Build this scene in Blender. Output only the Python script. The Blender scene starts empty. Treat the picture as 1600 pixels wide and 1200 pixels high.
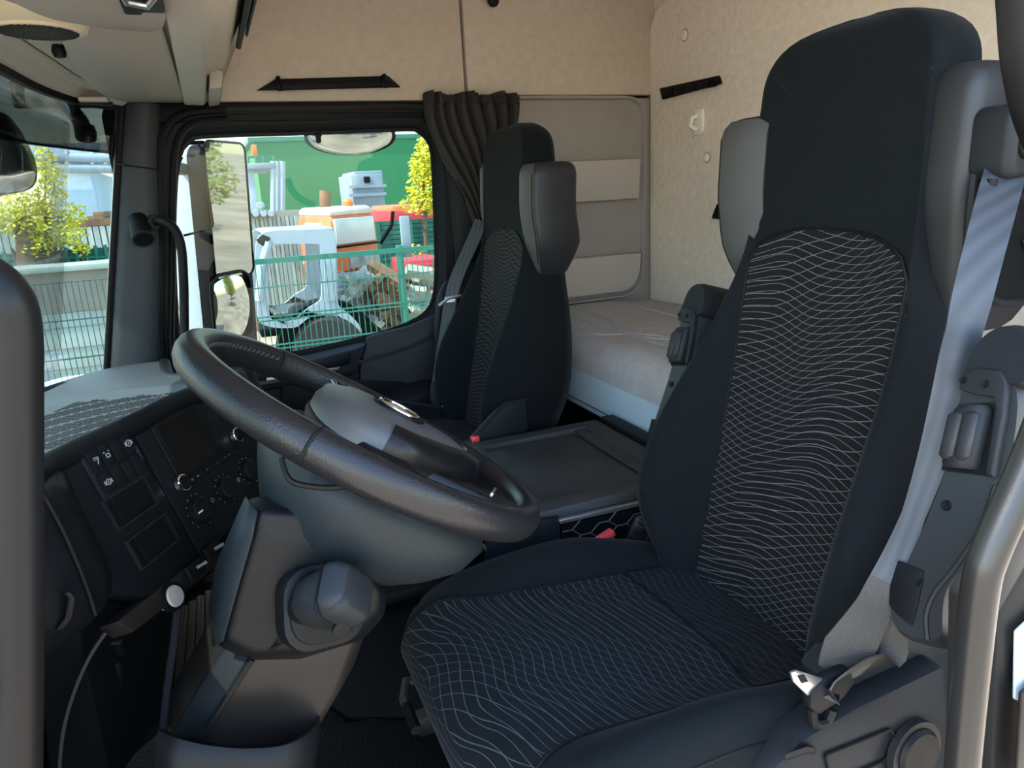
import bpy, bmesh, math, random
from math import sin, cos, pi, sqrt, radians
from mathutils import Vector, Matrix
random.seed(7)
S = bpy.context.scene
COL = S.collection

# ------------------------------------------------------------------ camera
F = 1110.0
CAM = Vector((0, -.32, 1.08))
def _basis():
    Y = Vector((320-800, 600-320, F)).normalized()
    h = Vector((1, .053, 0))
    Z = h.cross(Y); Z.normalize()
    if Z.y < 0: Z = -Z
    X = -(Y.cross(Z))
    return X, Y, Z                      # world axes in (right, up, forward)
_X, _Y, _Z = _basis()
def c2w(v): return Vector((_X.dot(v), _Y.dot(v), _Z.dot(v)))
def P(px, py, x=None, y=None, z=None):
    r = c2w(Vector((px-800, 600-py, F)))
    t = (x-CAM.x)/r.x if x is not None else (y-CAM.y)/r.y if y is not None else (z-CAM.z)/r.z
    return CAM + r*t
right, up, fwd = c2w(Vector((1,0,0))), c2w(Vector((0,1,0))), c2w(Vector((0,0,1)))
cd = bpy.data.cameras.new('camera'); cam = bpy.data.objects.new('camera', cd); COL.objects.link(cam)
M = Matrix((right, up, -fwd)).transposed().to_4x4(); M.translation = CAM
cam.matrix_world = M
cd.sensor_width = 36; cd.lens = F/1600*36; cd.clip_start = .02; cd.clip_end = 500
S.camera = cam

# ------------------------------------------------------------------ world, sun, exposure
S.view_settings.view_transform = 'Standard'; S.view_settings.look = 'None'
S.view_settings.gamma = 1; S.view_settings.use_curve_mapping = False
S.view_settings.exposure = 2.35
SUN = Vector((-.60, -.12, .79)).normalized()
w = bpy.data.worlds.new('world'); S.world = w; w.use_nodes = True
wn = w.node_tree; wn.nodes.clear()
sky = wn.nodes.new('ShaderNodeTexSky'); sky.sky_type = 'NISHITA'; sky.sun_disc = False
sky.sun_elevation = math.asin(SUN.z); sky.sun_rotation = math.atan2(SUN.x, SUN.y)
sky.air_density = 1.3; sky.dust_density = .6; sky.ozone_density = 1.4
bg = wn.nodes.new('ShaderNodeBackground'); bg.inputs[1].default_value = .30
wo = wn.nodes.new('ShaderNodeOutputWorld')
wn.links.new(sky.outputs[0], bg.inputs[0]); wn.links.new(bg.outputs[0], wo.inputs[0])
sd = bpy.data.lights.new('sun', 'SUN'); sd.energy = 4.7; sd.angle = radians(.6); sd.color = (1, .93, .82)
so = bpy.data.objects.new('sun', sd); COL.objects.link(so)
so.rotation_euler = SUN.to_track_quat('Z', 'Y').to_euler()

# ------------------------------------------------------------------ materials
def mat(name, col, rough=.6, metal=0, bump=0, bscale=300, spec=.5, var=0, vscale=8, sheen=0, coat=0, detail=3, bdist=.002):
    m = bpy.data.materials.new(name); m.use_nodes = True
    n = m.node_tree; b = n.nodes['Principled BSDF']
    b.inputs['Base Color'].default_value = (*col, 1); b.inputs['Roughness'].default_value = rough
    b.inputs['Metallic'].default_value = metal; b.inputs['Specular IOR Level'].default_value = spec
    b.inputs['Sheen Weight'].default_value = sheen; b.inputs['Coat Weight'].default_value = coat
    tc = n.nodes.new('ShaderNodeTexCoord')
    if bump:
        t = n.nodes.new('ShaderNodeTexNoise'); t.inputs['Scale'].default_value = bscale; t.inputs['Detail'].default_value = detail
        bp = n.nodes.new('ShaderNodeBump'); bp.inputs['Strength'].default_value = bump; bp.inputs['Distance'].default_value = bdist
        n.links.new(tc.outputs['Object'], t.inputs['Vector']); n.links.new(t.outputs[0], bp.inputs['Height'])
        n.links.new(bp.outputs[0], b.inputs['Normal'])
    if var:
        t = n.nodes.new('ShaderNodeTexNoise'); t.inputs['Scale'].default_value = vscale; t.inputs['Detail'].default_value = 6
        r = n.nodes.new('ShaderNodeValToRGB')
        r.color_ramp.elements[0].position = .3; r.color_ramp.elements[1].position = .7
        r.color_ramp.elements[0].color = (*[c*(1-var) for c in col], 1); r.color_ramp.elements[1].color = (*[min(1, c*(1+var)) for c in col], 1)
        n.links.new(tc.outputs['Object'], t.inputs['Vector']); n.links.new(t.outputs[0], r.inputs[0]); n.links.new(r.outputs[0], b.inputs['Base Color'])
    return m

def velour():
    m = mat('black_velour', (.012, .013, .015), .9, bump=.35, bscale=900, sheen=.05, spec=.15)
    n = m.node_tree; b = n.nodes['Principled BSDF']
    b.inputs['Sheen Roughness'].default_value = .4; b.inputs['Sheen Tint'].default_value = (.6, .68, .75, 1)
    tc = n.nodes.new('ShaderNodeTexCoord')
    v = n.nodes.new('ShaderNodeTexVoronoi'); v.inputs['Scale'].default_value = 120
    r = n.nodes.new('ShaderNodeValToRGB'); r.color_ramp.elements[0].position = .07; r.color_ramp.elements[1].position = .12
    r.color_ramp.elements[0].color = (1, 1, 1, 1); r.color_ramp.elements[1].color = (0, 0, 0, 1)
    nz = n.nodes.new('ShaderNodeTexNoise'); nz.inputs['Scale'].default_value = 7; nz.inputs['Detail'].default_value = 5
    r2 = n.nodes.new('ShaderNodeValToRGB'); r2.color_ramp.elements[0].position = .5; r2.color_ramp.elements[1].position = .72
    mu = n.nodes.new('ShaderNodeMath'); mu.operation = 'MULTIPLY'
    mx = n.nodes.new('ShaderNodeMixRGB'); mx.inputs[1].default_value = (.0030, .0046, .0058, 1); mx.inputs[2].default_value = (.07, .075, .08, 1)
    L = n.links.new
    L(tc.outputs['Object'], v.inputs['Vector']); L(tc.outputs['Object'], nz.inputs['Vector'])
    L(v.outputs['Distance'], r.inputs[0]); L(nz.outputs[0], r2.inputs[0])
    L(r.outputs[0], mu.inputs[0]); L(r2.outputs[0], mu.inputs[1]); L(mu.outputs[0], mx.inputs[0]); L(mx.outputs[0], b.inputs['Base Color'])
    return m

def wavy(name, base, line, spA=.0115, spB=.019, tilt=.5, rot=False, half=.05):
    """black cloth woven with two families of thin pale wavy threads, laid out on the panel's own UV (metres)"""
    m = mat(name, base, .9, bump=.25, bscale=900, spec=.15, sheen=.03)
    n = m.node_tree; b = n.nodes['Principled BSDF']; L = n.links.new
    uv = n.nodes.new('ShaderNodeTexCoord'); sp = n.nodes.new('ShaderNodeSeparateXYZ'); L(uv.outputs['UV'], sp.inputs[0])
    U, V = (sp.outputs[0], sp.outputs[1]) if not rot else (sp.outputs[1], sp.outputs[0])
    def mth(op, a, c=None, d=None):
        q = n.nodes.new('ShaderNodeMath'); q.operation = op
        for i, s in enumerate((a, c, d)):
            if s is None: continue
            if isinstance(s, (int, float)): q.inputs[i].default_value = s
            else: L(s, q.inputs[i])
        return q.outputs[0]
    def family(tl, amp, wl, ph, kv, sp_, hw):
        arg = mth('ADD', mth('ADD', mth('MULTIPLY', U, 2*pi/wl), ph), mth('MULTIPLY', V, kv))
        f = mth('ADD', mth('ADD', V, mth('MULTIPLY', U, tl)), mth('MULTIPLY', mth('SINE', arg), amp))
        arg2 = mth('ADD', mth('MULTIPLY', U, 2*pi/(wl*.43)), mth('MULTIPLY', V, -kv*.7))
        f = mth('ADD', f, mth('MULTIPLY', mth('SINE', arg2), amp*.12))
        fr = mth('FRACT', mth('ADD', mth('DIVIDE', f, sp_), 100))
        d = mth('ABSOLUTE', mth('SUBTRACT', fr, .5))
        return mth('SUBTRACT', 1, mth('MULTIPLY', mth('LESS_THAN', d, hw), -1)) if False else mth('LESS_THAN', d, hw)
    a = family(.03, .011, .24, .4, 9, spA, half)
    c = family(tilt, .018, .33, 2., 13, spB, half*.72)
    s = mth('MAXIMUM', a, c)
    mx = n.nodes.new('ShaderNodeMixRGB'); mx.inputs[1].default_value = (*base, 1); mx.inputs[2].default_value = (*line, 1)
    L(s, mx.inputs[0]); L(mx.outputs[0], b.inputs['Base Color'])
    return m

def glass(name, tint=(.92, .97, .95), gl=.5):
    m = bpy.data.materials.new(name); m.use_nodes = True; n = m.node_tree; n.nodes.clear()
    o = n.nodes.new('ShaderNodeOutputMaterial'); mx = n.nodes.new('ShaderNodeMixShader')
    t = n.nodes.new('ShaderNodeBsdfTransparent'); t.inputs[0].default_value = (*tint, 1)
    g = n.nodes.new('ShaderNodeBsdfGlossy'); g.inputs['Roughness'].default_value = .01
    f = n.nodes.new('ShaderNodeFresnel'); f.inputs[0].default_value = 1.35
    mu = n.nodes.new('ShaderNodeMath'); mu.operation = 'MULTIPLY'; mu.inputs[1].default_value = gl
    L = n.links.new
    L(f.outputs[0], mu.inputs[0]); L(mu.outputs[0], mx.inputs[0]); L(t.outputs[0], mx.inputs[1]); L(g.outputs[0], mx.inputs[2]); L(mx.outputs[0], o.inputs[0])
    return m

def ribbed(name, c1, c2, scale, axis=0, rough=.6):
    m = mat(name, c1, rough); n = m.node_tree; b = n.nodes['Principled BSDF']
    tc = n.nodes.new('ShaderNodeTexCoord'); wv = n.nodes.new('ShaderNodeTexWave'); wv.bands_direction = 'XYZ'[axis]
    wv.inputs['Scale'].default_value = scale; wv.inputs['Distortion'].default_value = .3
    r = n.nodes.new('ShaderNodeValToRGB'); r.color_ramp.elements[0].color = (*c1, 1); r.color_ramp.elements[1].color = (*c2, 1)
    n.links.new(tc.outputs['Object'], wv.inputs['Vector']); n.links.new(wv.outputs[0], r.inputs[0]); n.links.new(r.outputs[0], b.inputs['Base Color'])
    return m

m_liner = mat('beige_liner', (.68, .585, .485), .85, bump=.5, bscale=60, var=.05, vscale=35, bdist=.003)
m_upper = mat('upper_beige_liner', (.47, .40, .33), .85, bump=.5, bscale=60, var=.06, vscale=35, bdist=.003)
m_rear = mat('beige_quilt_liner', (.83, .735, .645), .85, bump=.7, bscale=45, var=.06, vscale=40, bdist=.004)
m_greywall = mat('greige_liner', (0.2728, 0.2464, 0.2288), .8, bump=.3, bscale=120, var=.04, vscale=20)
m_beigepl = mat('beige_plastic', (0.4576, 0.4048, 0.3432), .6, bump=.15, bscale=500)
m_pocket = mat('greige_pocket', (0.4048, 0.3564, 0.3168), .75, bump=.2, bscale=250)
m_visor = mat('visor_vinyl', (.31, .265, .225), .6, bump=.2, bscale=500)
m_sand = mat('sand_plastic', (.60, .51, .36), .5, bump=.1, bscale=400)
m_dark = mat('dark_plastic', (0.0056, 0.0062, 0.0074), .5, bump=.35, bscale=650, bdist=.001, spec=0.14)
m_darker = mat('black_plastic', (0.0037, 0.0043, 0.0050), .55, spec=0.14)
m_panelbk = mat('panel_black', (0.0062, 0.0074, 0.0087), .45, bump=.15, bscale=800, bdist=.0005, spec=0.14)
m_bluegrey = mat('blue_grey_plastic', (0.0186, 0.0223, 0.0267), .5, bump=.35, bscale=600, bdist=.001, spec=0.14)
m_dash = mat('dash_grey', (0.0408, 0.0476, 0.0558), .55, bump=.3, bscale=600, bdist=.001)
m_pillar = mat('pillar_grey', (0.0372, 0.0409, 0.0465), .6, bump=.3, bscale=700, bdist=.001, spec=0.25)
m_doorpl = mat('door_plastic', (0.0093, 0.0112, 0.0136), .55, bump=.3, bscale=500, bdist=.001, spec=0.14)
m_leather = mat('wheel_leather', (.010, .010, .011), .28, bump=.35, bscale=420, bdist=.0012, spec=0.26)
m_leather2 = mat('wheel_leather_perforated', (0.0041, 0.0041, 0.0048), .45, bump=.8, bscale=520, bdist=.0015)
m_hub = mat('hub_grey', (0.0578, 0.0598, 0.0612), .42, bump=.35, bscale=700, bdist=.001)
m_shroud = mat('shroud_grey', (.0115, .0155, .0180), .42, bump=.35, bscale=800, bdist=.001, spec=0.15)
m_column = mat('column_grey', (.0050, .0056, .0064), .42, bump=.4, bscale=600, bdist=.001, spec=0.14)
m_gloss = mat('gloss_black', (.005, .005, .0055), .3, spec=.2)
m_brown = mat('dusty_brown_plastic', (0.0150, 0.0129, 0.0116), .35, var=.35, vscale=7, spec=0.16)
m_silver = mat('silver_trim', (.42, .43, .44), .32, metal=.9)
m_chrome = mat('chrome', (.8, .82, .84), .12, metal=1)
m_velour = velour()
m_pat = wavy('wavy_cloth', (.0042, .0042, .0052), (.105, .103, .10), spA=.0115, spB=.0165, half=.036)
m_pat2 = wavy('wavy_seat_cloth', (.0030, .0046, .0062), (.056, .068, .075), spA=.0135, spB=.02, tilt=.55, rot=True, half=.034)
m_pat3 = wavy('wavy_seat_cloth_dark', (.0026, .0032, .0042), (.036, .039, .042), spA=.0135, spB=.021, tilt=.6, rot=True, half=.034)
m_wing = mat('grey_leatherette', (0.0136, 0.0143, 0.0161), .5, bump=.3, bscale=500, bdist=.001, spec=0.33)
m_wingl = mat('light_grey_leatherette', (0.0527, 0.0533, 0.0546), .5, bump=.3, bscale=500, bdist=.001, spec=0.33)
m_belt = ribbed('belt_webbing', (.016, .020, .027), (.029, .035, .045), 28, 1, .55)
m_belt2 = mat('belt_webbing_edge', (.024, .021, .018), .6, bump=.4, bscale=500)
m_grey = mat('grey_trim', (0.0136, 0.0149, 0.0167), .45, bump=.25, bscale=500, bdist=.001, spec=0.14)
m_arm = mat('armrest_grey', (0.0161, 0.0180, 0.0198), .42, bump=.3, bscale=600, bdist=.001, spec=0.33)
m_bar = mat('handrail_coated', (0.0050, 0.0054, 0.0060), .33, spec=.35, bump=.1, bscale=500, bdist=.001)
m_floor = mat('rubber_floor', (0.0074, 0.0087, 0.0099), .65, bump=.9, bscale=160, bdist=.003, spec=0.14)
m_mat = mat('rubber_mat', (0.0124, 0.0136, 0.0155), .6, bump=.25, bscale=300, spec=0.14)
m_tray = mat('tray_grey', (.027, .030, .031), .6, bump=.4, bscale=500, bdist=.001, spec=0.33)
m_traymat = mat('tray_mat', (.019, .021, .022), .6, var=.35, vscale=10)
m_matt = mat('mattress_cloth', (.40, .375, .355), .9, bump=.8, bscale=70, var=.07, vscale=30, bdist=.004)
m_board = mat('bunk_board', (.42, .52, .58), .4)
m_curtain = mat('curtain_cloth', (0.0177, 0.0163, 0.0156), .8, bump=.2, bscale=500)
m_red = mat('red_plastic', (.62, .05, .06), .35)
m_hookw = mat('white_plastic', (.78,.74,.68), .5)
m_white = mat('white_print', (.75, .77, .78), .5)
m_print = mat('grey_print', (.30, .31, .32), .6)
m_bar2 = mat('handrail_matt', (.006, .0062, .0066), .4, spec=.16)
m_stitch = mat('stitch_thread', (.03, .03, .032), .7)
m_slot = mat('slot_shadow_grey', (.026, .030, .036), .7)
m_screen = mat('screen_glass', (.003, .0035, .004), .2, spec=.12)
m_rubber = mat('seal_rubber', (0.0068, 0.0068, 0.0075), .5, spec=0.14)
m_wire = mat('wire_mesh_dark', (.05, .09, .08), .5)
m_wallband = mat('wall_band', (.27, .24, .20), .9, var=.12, vscale=3)
m_wallpale = mat('wall_pale', (.36, .42, .38), .9, var=.1, vscale=1.5)
m_net = mat('net_cord', (0.0612, 0.0578, 0.0544), .7)
m_glass = glass('window_glass', (.50, .545, .53))
m_wind = glass('windshield_glass', (.50, .55, .54))
m_smoke = glass('smoked_acrylic', (.26, .25, .245), .15)
m_mirror = mat('mirror', (.45, .46, .45), .02, metal=1)
m_ground = mat('sandy_ground', (.46, .37, .27), .95, var=.35, vscale=.6, bump=.5, bscale=6, bdist=.03)
m_wpaint = mat('white_paint', (.40, .47, .54), .35)
m_opaint = mat('orange_paint', (.66, .19, .06), .45, var=.15, vscale=4)
m_gwall = mat('green_cladding', (.022, .20, .075), .6, var=.12, vscale=.15)
m_gfence = mat('green_fence', (.03, .20, .14), .5)
m_gnet = mat('green_netting', (.04, .18, .14), .8, var=.3, vscale=5)
m_bluebox = mat('pale_blue_metal', (.42, .52, .62), .5, var=.08, vscale=2)
m_tank = mat('tank_grey', (.28, .34, .40), .55, var=.15, vscale=2)
m_corr = ribbed('corrugated_panel', (.34, .38, .36), (.50, .54, .50), 2.2, 0, .6)
m_rust = mat('rust', (.20, .11, .06), .85, var=.4, vscale=5)
m_scrap = mat('scrap_metal', (.40, .39, .36), .7, var=.5, vscale=3)
m_tire = mat('tyre_rubber', (.03, .03, .032), .8, bump=.3, bscale=60)
m_leafy = mat('yellow_green_leaf', (.62, .57, .02), .6, var=.3, vscale=3)
m_leafg = mat('olive_leaf', (.22, .26, .05), .6, var=.3, vscale=2)
m_bark = mat('bark', (.16, .11, .07), .9, bump=.5, bscale=30)
m_conc = mat('concrete', (.36, .36, .31), .9, var=.12, vscale=2)
m_lawn = mat('pale_road', (.40, .45, .40), .95, var=.15, vscale=1.5)
m_redtarp = mat('red_tarp', (.55, .05, .06), .6)
m_winlight = mat('cab_window_glass', (.62, .68, .62), .15)
m_dish = mat('beige_roof_and_reflection', (.62, .50, .42), .4)  # beige of the truck roof, also the reflection painted on the front mirror
m_amber = mat('amber_plastic', (.75, .22, .04), .3)

# ------------------------------------------------------------------ geometry helpers
class G:
    def __init__(s): s.v = []; s.f = []; s.uv = None
    def add(s, vs, fs):
        o = len(s.v); s.v += [Vector(v) for v in vs]; s.f += [tuple(i+o for i in f) for f in fs]; return s
    def loft(s, rings, closed=True, caps=True):
        n = len(rings[0]); fs = []
        for i in range(len(rings)-1):
            for j in range(n if closed else n-1):
                k = (j+1) % n
                fs.append((i*n+j, i*n+k, (i+1)*n+k, (i+1)*n+j))
        if caps and closed:
            fs.append(tuple(range(n-1, -1, -1))); fs.append(tuple((len(rings)-1)*n+j for j in range(n)))
        return s.add([p for r in rings for p in r], fs)
    def grid(s, fn, nu, nv, uv=None):
        vs = []; uvs = []
        for i in range(nu+1):
            for j in range(nv+1):
                vs.append(fn(i/nu, j/nv))
                if uv: uvs.append(uv(i/nu, j/nv))
        if uv: s.uv = (s.uv or []) + uvs
        return s.add(vs, [(i*(nv+1)+j, (i+1)*(nv+1)+j, (i+1)*(nv+1)+j+1, i*(nv+1)+j+1) for i in range(nu) for j in range(nv)])
    def box(s, c, d, ax=None):
        c = Vector(c); X, Y, Z = ax if ax else (Vector((1,0,0)), Vector((0,1,0)), Vector((0,0,1)))
        vs = [c + X*(d[0]/2*a) + Y*(d[1]/2*b) + Z*(d[2]/2*e) for a in (-1,1) for b in (-1,1) for e in (-1,1)]
        return s.add(vs, [(0,1,3,2),(4,6,7,5),(0,4,5,1),(2,3,7,6),(0,2,6,4),(1,5,7,3)])
    def span(s, a, b):
        a, b = Vector(a), Vector(b); return s.box((a+b)/2, [abs(x) for x in (b-a)])
    def prism(s, pts, vec):
        pts = [Vector(p) for p in pts]; vec = Vector(vec)
        return s.loft([pts, [p+vec for p in pts]])
    def tube(s, path, r, n=10, flat=None):
        path = [Vector(p) for p in path]; rings = []; up_ = None
        for i, p in enumerate(path):
            t = (path[min(i+1, len(path)-1)] - path[max(i-1, 0)]).normalized()
            if up_ is None:
                up_ = Vector((0,0,1)) if abs(t.z) < .9 else Vector((1,0,0))
            a = (up_ - t*up_.dot(t)).normalized(); b = t.cross(a); up_ = a
            rr = r(i/(len(path)-1)) if callable(r) else r
            rings.append([p + a*cos(2*pi*k/n)*rr + b*sin(2*pi*k/n)*rr for k in range(n)])
        return s.loft(rings)
    def ring(s, c, A, B, R, r, n=48, m=10):
        """torus about c in plane A,B"""
        N = A.cross(B); rings = []
        for i in range(n+1):
            a = 2*pi*i/n; d = A*cos(a) + B*sin(a)
            rings.append([c + d*(R + r*cos(2*pi*k/m)) + N*(r*sin(2*pi*k/m)) for k in range(m)])
        return s.loft(rings, caps=False)
    def lathe(s, prof, c, N, n=24):
        N = Vector(N).normalized(); a = N.orthogonal().normalized(); b = N.cross(a); c = Vector(c)
        return s.loft([[c + N*h + (a*cos(2*pi*k/n) + b*sin(2*pi*k/n))*max(r, 1e-4) for k in range(n)] for r, h in prof])
    def ribbon(s, path, wid, dirs, th=.0015):
        """flat strap along path; dirs: width direction per point (or one)"""
        path = [Vector(p) for p in path]; rings = []
        for i, p in enumerate(path):
            t = (path[min(i+1, len(path)-1)] - path[max(i-1, 0)]).normalized()
            d = Vector(dirs[i] if isinstance(dirs, list) else dirs); d = (d - t*d.dot(t)).normalized(); q = t.cross(d)
            ww = wid[i] if isinstance(wid, list) else wid
            rings.append([p - d*ww/2 - q*th, p + d*ww/2 - q*th, p + d*ww/2 + q*th, p - d*ww/2 + q*th])
        return s.loft(rings)

def cr(pts, n=8, closed=False):
    pts = [Vector(p) for p in pts]; out = []; N = len(pts)
    for i in range(N if closed else N-1):
        if closed: a, b, c, d = pts[i-1], pts[i], pts[(i+1) % N], pts[(i+2) % N]
        else: a, b, c, d = pts[max(i-1,0)], pts[i], pts[i+1], pts[min(i+2,N-1)]
        for k in range(n):
            t = k/n; out.append(.5*((2*b) + (c-a)*t + (2*a-5*b+4*c-d)*t*t + (3*b-a-3*c+d)*t**3))
    if not closed: out.append(pts[-1])
    return out
def lerp(tab, x):
    if x <= tab[0][0]: return tab[0][1]
    for (a, b), (c, d) in zip(tab, tab[1:]):
        if x <= c:
            t = (x-a)/(c-a); return b + (d-b)*t
    return tab[-1][1]
def smooth_tab(tab, n=6):
    pts = cr([(a, b, 0) for a, b in tab], n); return [(p.x, p.y) for p in pts]
def rrect(w, h, r, n=5):
    out = []
    for cx, cy, a0 in ((w/2-r, h/2-r, 0), (-w/2+r, h/2-r, 90), (-w/2+r, -h/2+r, 180), (w/2-r, -h/2+r, 270)):
        for k in range(n+1):
            a = radians(a0 + 90*k/n); out.append((cx + r*cos(a), cy + r*sin(a)))
    return out
def on(c, A, B, pts2, N=None, h=0): return [Vector(c) + A*u + B*v + (N*h if N else Vector()) for u, v in pts2]
def resample(poly, n):
    poly = [Vector(p) for p in poly]; L = [(poly[(i+1) % len(poly)] - poly[i]).length for i in range(len(poly))]; T = sum(L); out = []; i = 0; acc = 0
    for k in range(n):
        d = T*k/n
        while acc + L[i] < d: acc += L[i]; i += 1
        out.append(poly[i].lerp(poly[(i+1) % len(poly)], (d-acc)/L[i]))
    return out

ORG = {}
def obj(name, g, m, parent=None, bevel=0, smooth=True, sharp=38, solid=0, sub=0, normals=True, seg=2):
    me = bpy.data.meshes.new(name)
    o_ = ORG.get(parent.name, Vector()) if parent else Vector()
    me.from_pydata([tuple(v-o_) for v in g.v], [], g.f)
    if g.uv:
        l = me.uv_layers.new(name='UVMap')
        for p in me.polygons:
            for li in p.loop_indices: l.data[li].uv = g.uv[me.loops[li].vertex_index]
    bm = bmesh.new(); bm.from_mesh(me)
    if normals: bmesh.ops.recalc_face_normals(bm, faces=bm.faces)
    if bevel:
        es = [e for e in bm.edges if len(e.link_faces) == 2 and e.calc_face_angle(0) > radians(30)]
        if es: bmesh.ops.bevel(bm, geom=es, offset=bevel, segments=seg, profile=.5, affect='EDGES', clamp_overlap=True)
    bm.to_mesh(me); bm.free()
    if smooth:
        me.polygons.foreach_set('use_smooth', [True]*len(me.polygons)); me.set_sharp_from_angle(angle=radians(sharp))
    me.materials.append(m)
    o = bpy.data.objects.new(name, me); COL.objects.link(o)
    if parent: o.parent = parent; ORG[o.name] = o_
    if solid:
        md = o.modifiers.new('solidify', 'SOLIDIFY'); md.thickness = solid; md.offset = 0
    if sub:
        md = o.modifiers.new('subsurf', 'SUBSURF'); md.levels = md.render_levels = sub
    return o
def tag(o, label, cat, group=None, kind=None):
    o['label'] = label; o['category'] = cat
    if group: o['group'] = group
    if kind: o['kind'] = kind
    return o
def thing(name, label, cat, loc, group=None):
    o = bpy.data.objects.new(name, None); COL.objects.link(o); o.location = loc; o.empty_display_size = .05
    ORG[o.name] = Vector(loc); return tag(o, label, cat, group)
def struct(name, g, m, label, parent=None, cat='structure', **k):
    o = obj(name, g, m, parent, **k)
    if not parent:
        o['kind'] = 'structure'; o['label'] = label; o['category'] = cat; ORG[o.name] = Vector()
    return o
Vx, Vy, Vz = Vector((1,0,0)), Vector((0,1,0)), Vector((0,0,1))
# ================================================================== cabin shell
YF = 2.11                                    # passenger side wall, inner face
XR = 1.60                                    # rear wall, inner face
struct('floor', G().span((-.8,-.03,-.06), (1.62,2.2,0)), m_floor, 'grained black rubber cab floor', cat='floor')
struct('ceiling', G().span((-.45,-.03,1.95), (1.66,2.2,2.0)), m_liner, 'beige cab roof lining', cat='ceiling')
wr = struct('wall_rear', G().span((XR+.02,-.03,-.05), (XR+.07,2.2,1.97)), m_liner, 'beige rear wall of the sleeper', cat='wall')
# quilted liner panel of the rear wall, rounded top corner
pts = [(.02,.35),(2.112,.35),(2.112,1.58)] + [(2.012+.10*cos(a), 1.60+.09*sin(a)) for a in [radians(t) for t in (0,15,30,45,60,75,90)]] + [(1.9,1.70),(1.6,1.74),(.02,1.76)]
obj('liner_panel', G().prism([(XR+.021, y, z) for y, z in pts], (-.021,0,0)), m_rear, wr, bevel=.008)
# driver side: only what stands behind and above the open doorway
wl = struct('wall_driver', G().span((1.02,-.06,-.05), (1.66,-.0,1.97)).span((-.45,-.06,1.66), (1.02,0,1.97)), m_liner, 'beige lining beside and above the open driver doorway', cat='wall')
# firewall below the windshield
struct('wall_front', G().span((-.80,-.03,-.06), (-.75,2.2,.62)), m_darker, 'black front bulkhead below the windshield', cat='wall')

# passenger side wall
wp = struct('wall_passenger', G().span((-.45,2.165,1.37), (1.66,2.2,1.97)).span((.94,2.165,-.05), (1.66,2.2,1.37)), m_rubber, 'passenger side wall of the cab', cat='wall')
def plate(pts, y0, th, m, name, par, bevel=.006):
    return obj(name, G().prism([(x, y0, z) for x, z in pts], (0, th, 0)), m, par, bevel=bevel)
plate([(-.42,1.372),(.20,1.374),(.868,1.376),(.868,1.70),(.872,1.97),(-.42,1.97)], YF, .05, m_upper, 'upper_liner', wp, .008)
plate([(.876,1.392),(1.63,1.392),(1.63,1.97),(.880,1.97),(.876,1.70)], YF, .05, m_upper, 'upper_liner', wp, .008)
# lower sleeper panel with rounded corners and two flat pockets
plate([(.955,.30),(1.63,.30),(1.63,1.384),(.955,1.384)], YF+.012, .04, m_greywall, 'lower_liner', wp)
inner = [(.955,.655),(1.47,.655)] + [(1.47+.09*sin(a), .745-.09*cos(a)) for a in [radians(t) for t in range(10, 91, 16)]] + [(1.572,1.30),(1.555,1.355),(1.52,1.375),(.955,1.375)]
gi = G()
o_ = resample(inner, 90); cen = Vector((1.25, 1.02)); 
outr = [p + (p-cen).normalized()*.022 for p in o_]
gi.loft([[Vector((p.x, YF+.013, p.y)) for p in outr], [Vector((p.x, YF-.004, p.y)) for p in [a.lerp(b,.35) for a, b in zip(outr, o_)]], [Vector((p.x, YF-.004, p.y)) for p in [a.lerp(b,.7) for a, b in zip(outr, o_)]], [Vector((p.x, YF+.013, p.y)) for p in o_]], caps=False)
obj('panel_border', gi, m_greywall, wp)
def pocket(x0, x1, z0, z1, rb):
    a = [(x0,z0)] + ([(x1-rb, z0)] + [(x1-rb+rb*sin(radians(t)), z0+rb-rb*cos(radians(t))) for t in (20,45,70)] + [(x1, z0+rb)] if rb else [(x1,z0)]) + [(x1,z1),(x0,z1)]
    g = G().loft([[Vector((x, YF+.012, z)) for x, z in a], [Vector((x, YF-.030-.012*(z-z0)/(z1-z0), z)) for x, z in a]])
    obj('pocket', g, m_pocket, wp, bevel=.008)
pocket(1.02,1.535,1.018,1.165,0); pocket(1.02,1.535,.668,.815,.085)

# passenger door (frame round the window, lower panel)
win = [(-.045,1.225),(-.02,1.258),(.03,1.277),(.35,1.281),(.66,1.286),(.705,1.277),(.735,1.245),(.743,1.19),(.735,.98),(.722,.79),(.700,.70),(.655,.655),(.55,.622),(.40,.60),(.22,.583),(.05,.578),(-.08,.585),(-.125,.62),(-.135,.70),(-.105,.95),(-.07,1.14)]
win3 = resample(cr([(x, 0, z) for x, z in win], 5, True), 120)
def about(poly, n=120):                       # outer rectangle sampled at the window's own angles
    c = Vector((.31,0,.93)); out = []
    for p in poly:
        d = (p-c); xs = []
        for (lim, ax) in ((-.235 if d.x < 0 else .945, 0), (-.02 if d.z < 0 else 1.372, 2)):
            if abs(d[ax]) > 1e-6: xs.append((lim-c[ax])/d[ax])
        out.append(c + d*min(xs))
    return out
def offs(poly, k):                            # grow an outline by k
    n = len(poly); out = []
    for i, p in enumerate(poly):
        t = (poly[(i+1) % n]-poly[i-1]).normalized(); nn = Vector((t.z, 0, -t.x)); c = Vector((.31,0,.93))
        if nn.dot(p-c) < 0: nn = -nn
        out.append(p + nn*k)
    return out
def Yp(poly, y): return [Vector((p.x, y, p.z)) for p in poly]
outer = about(win3)
w1, w2, w3 = offs(win3, .012), offs(win3, .030), offs(win3, .062)
clampo = lambda poly: [Vector((min(max(p.x,-.233),.943), 0, min(p.z,1.370))) for p in poly]
w3 = clampo(w3)
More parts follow.
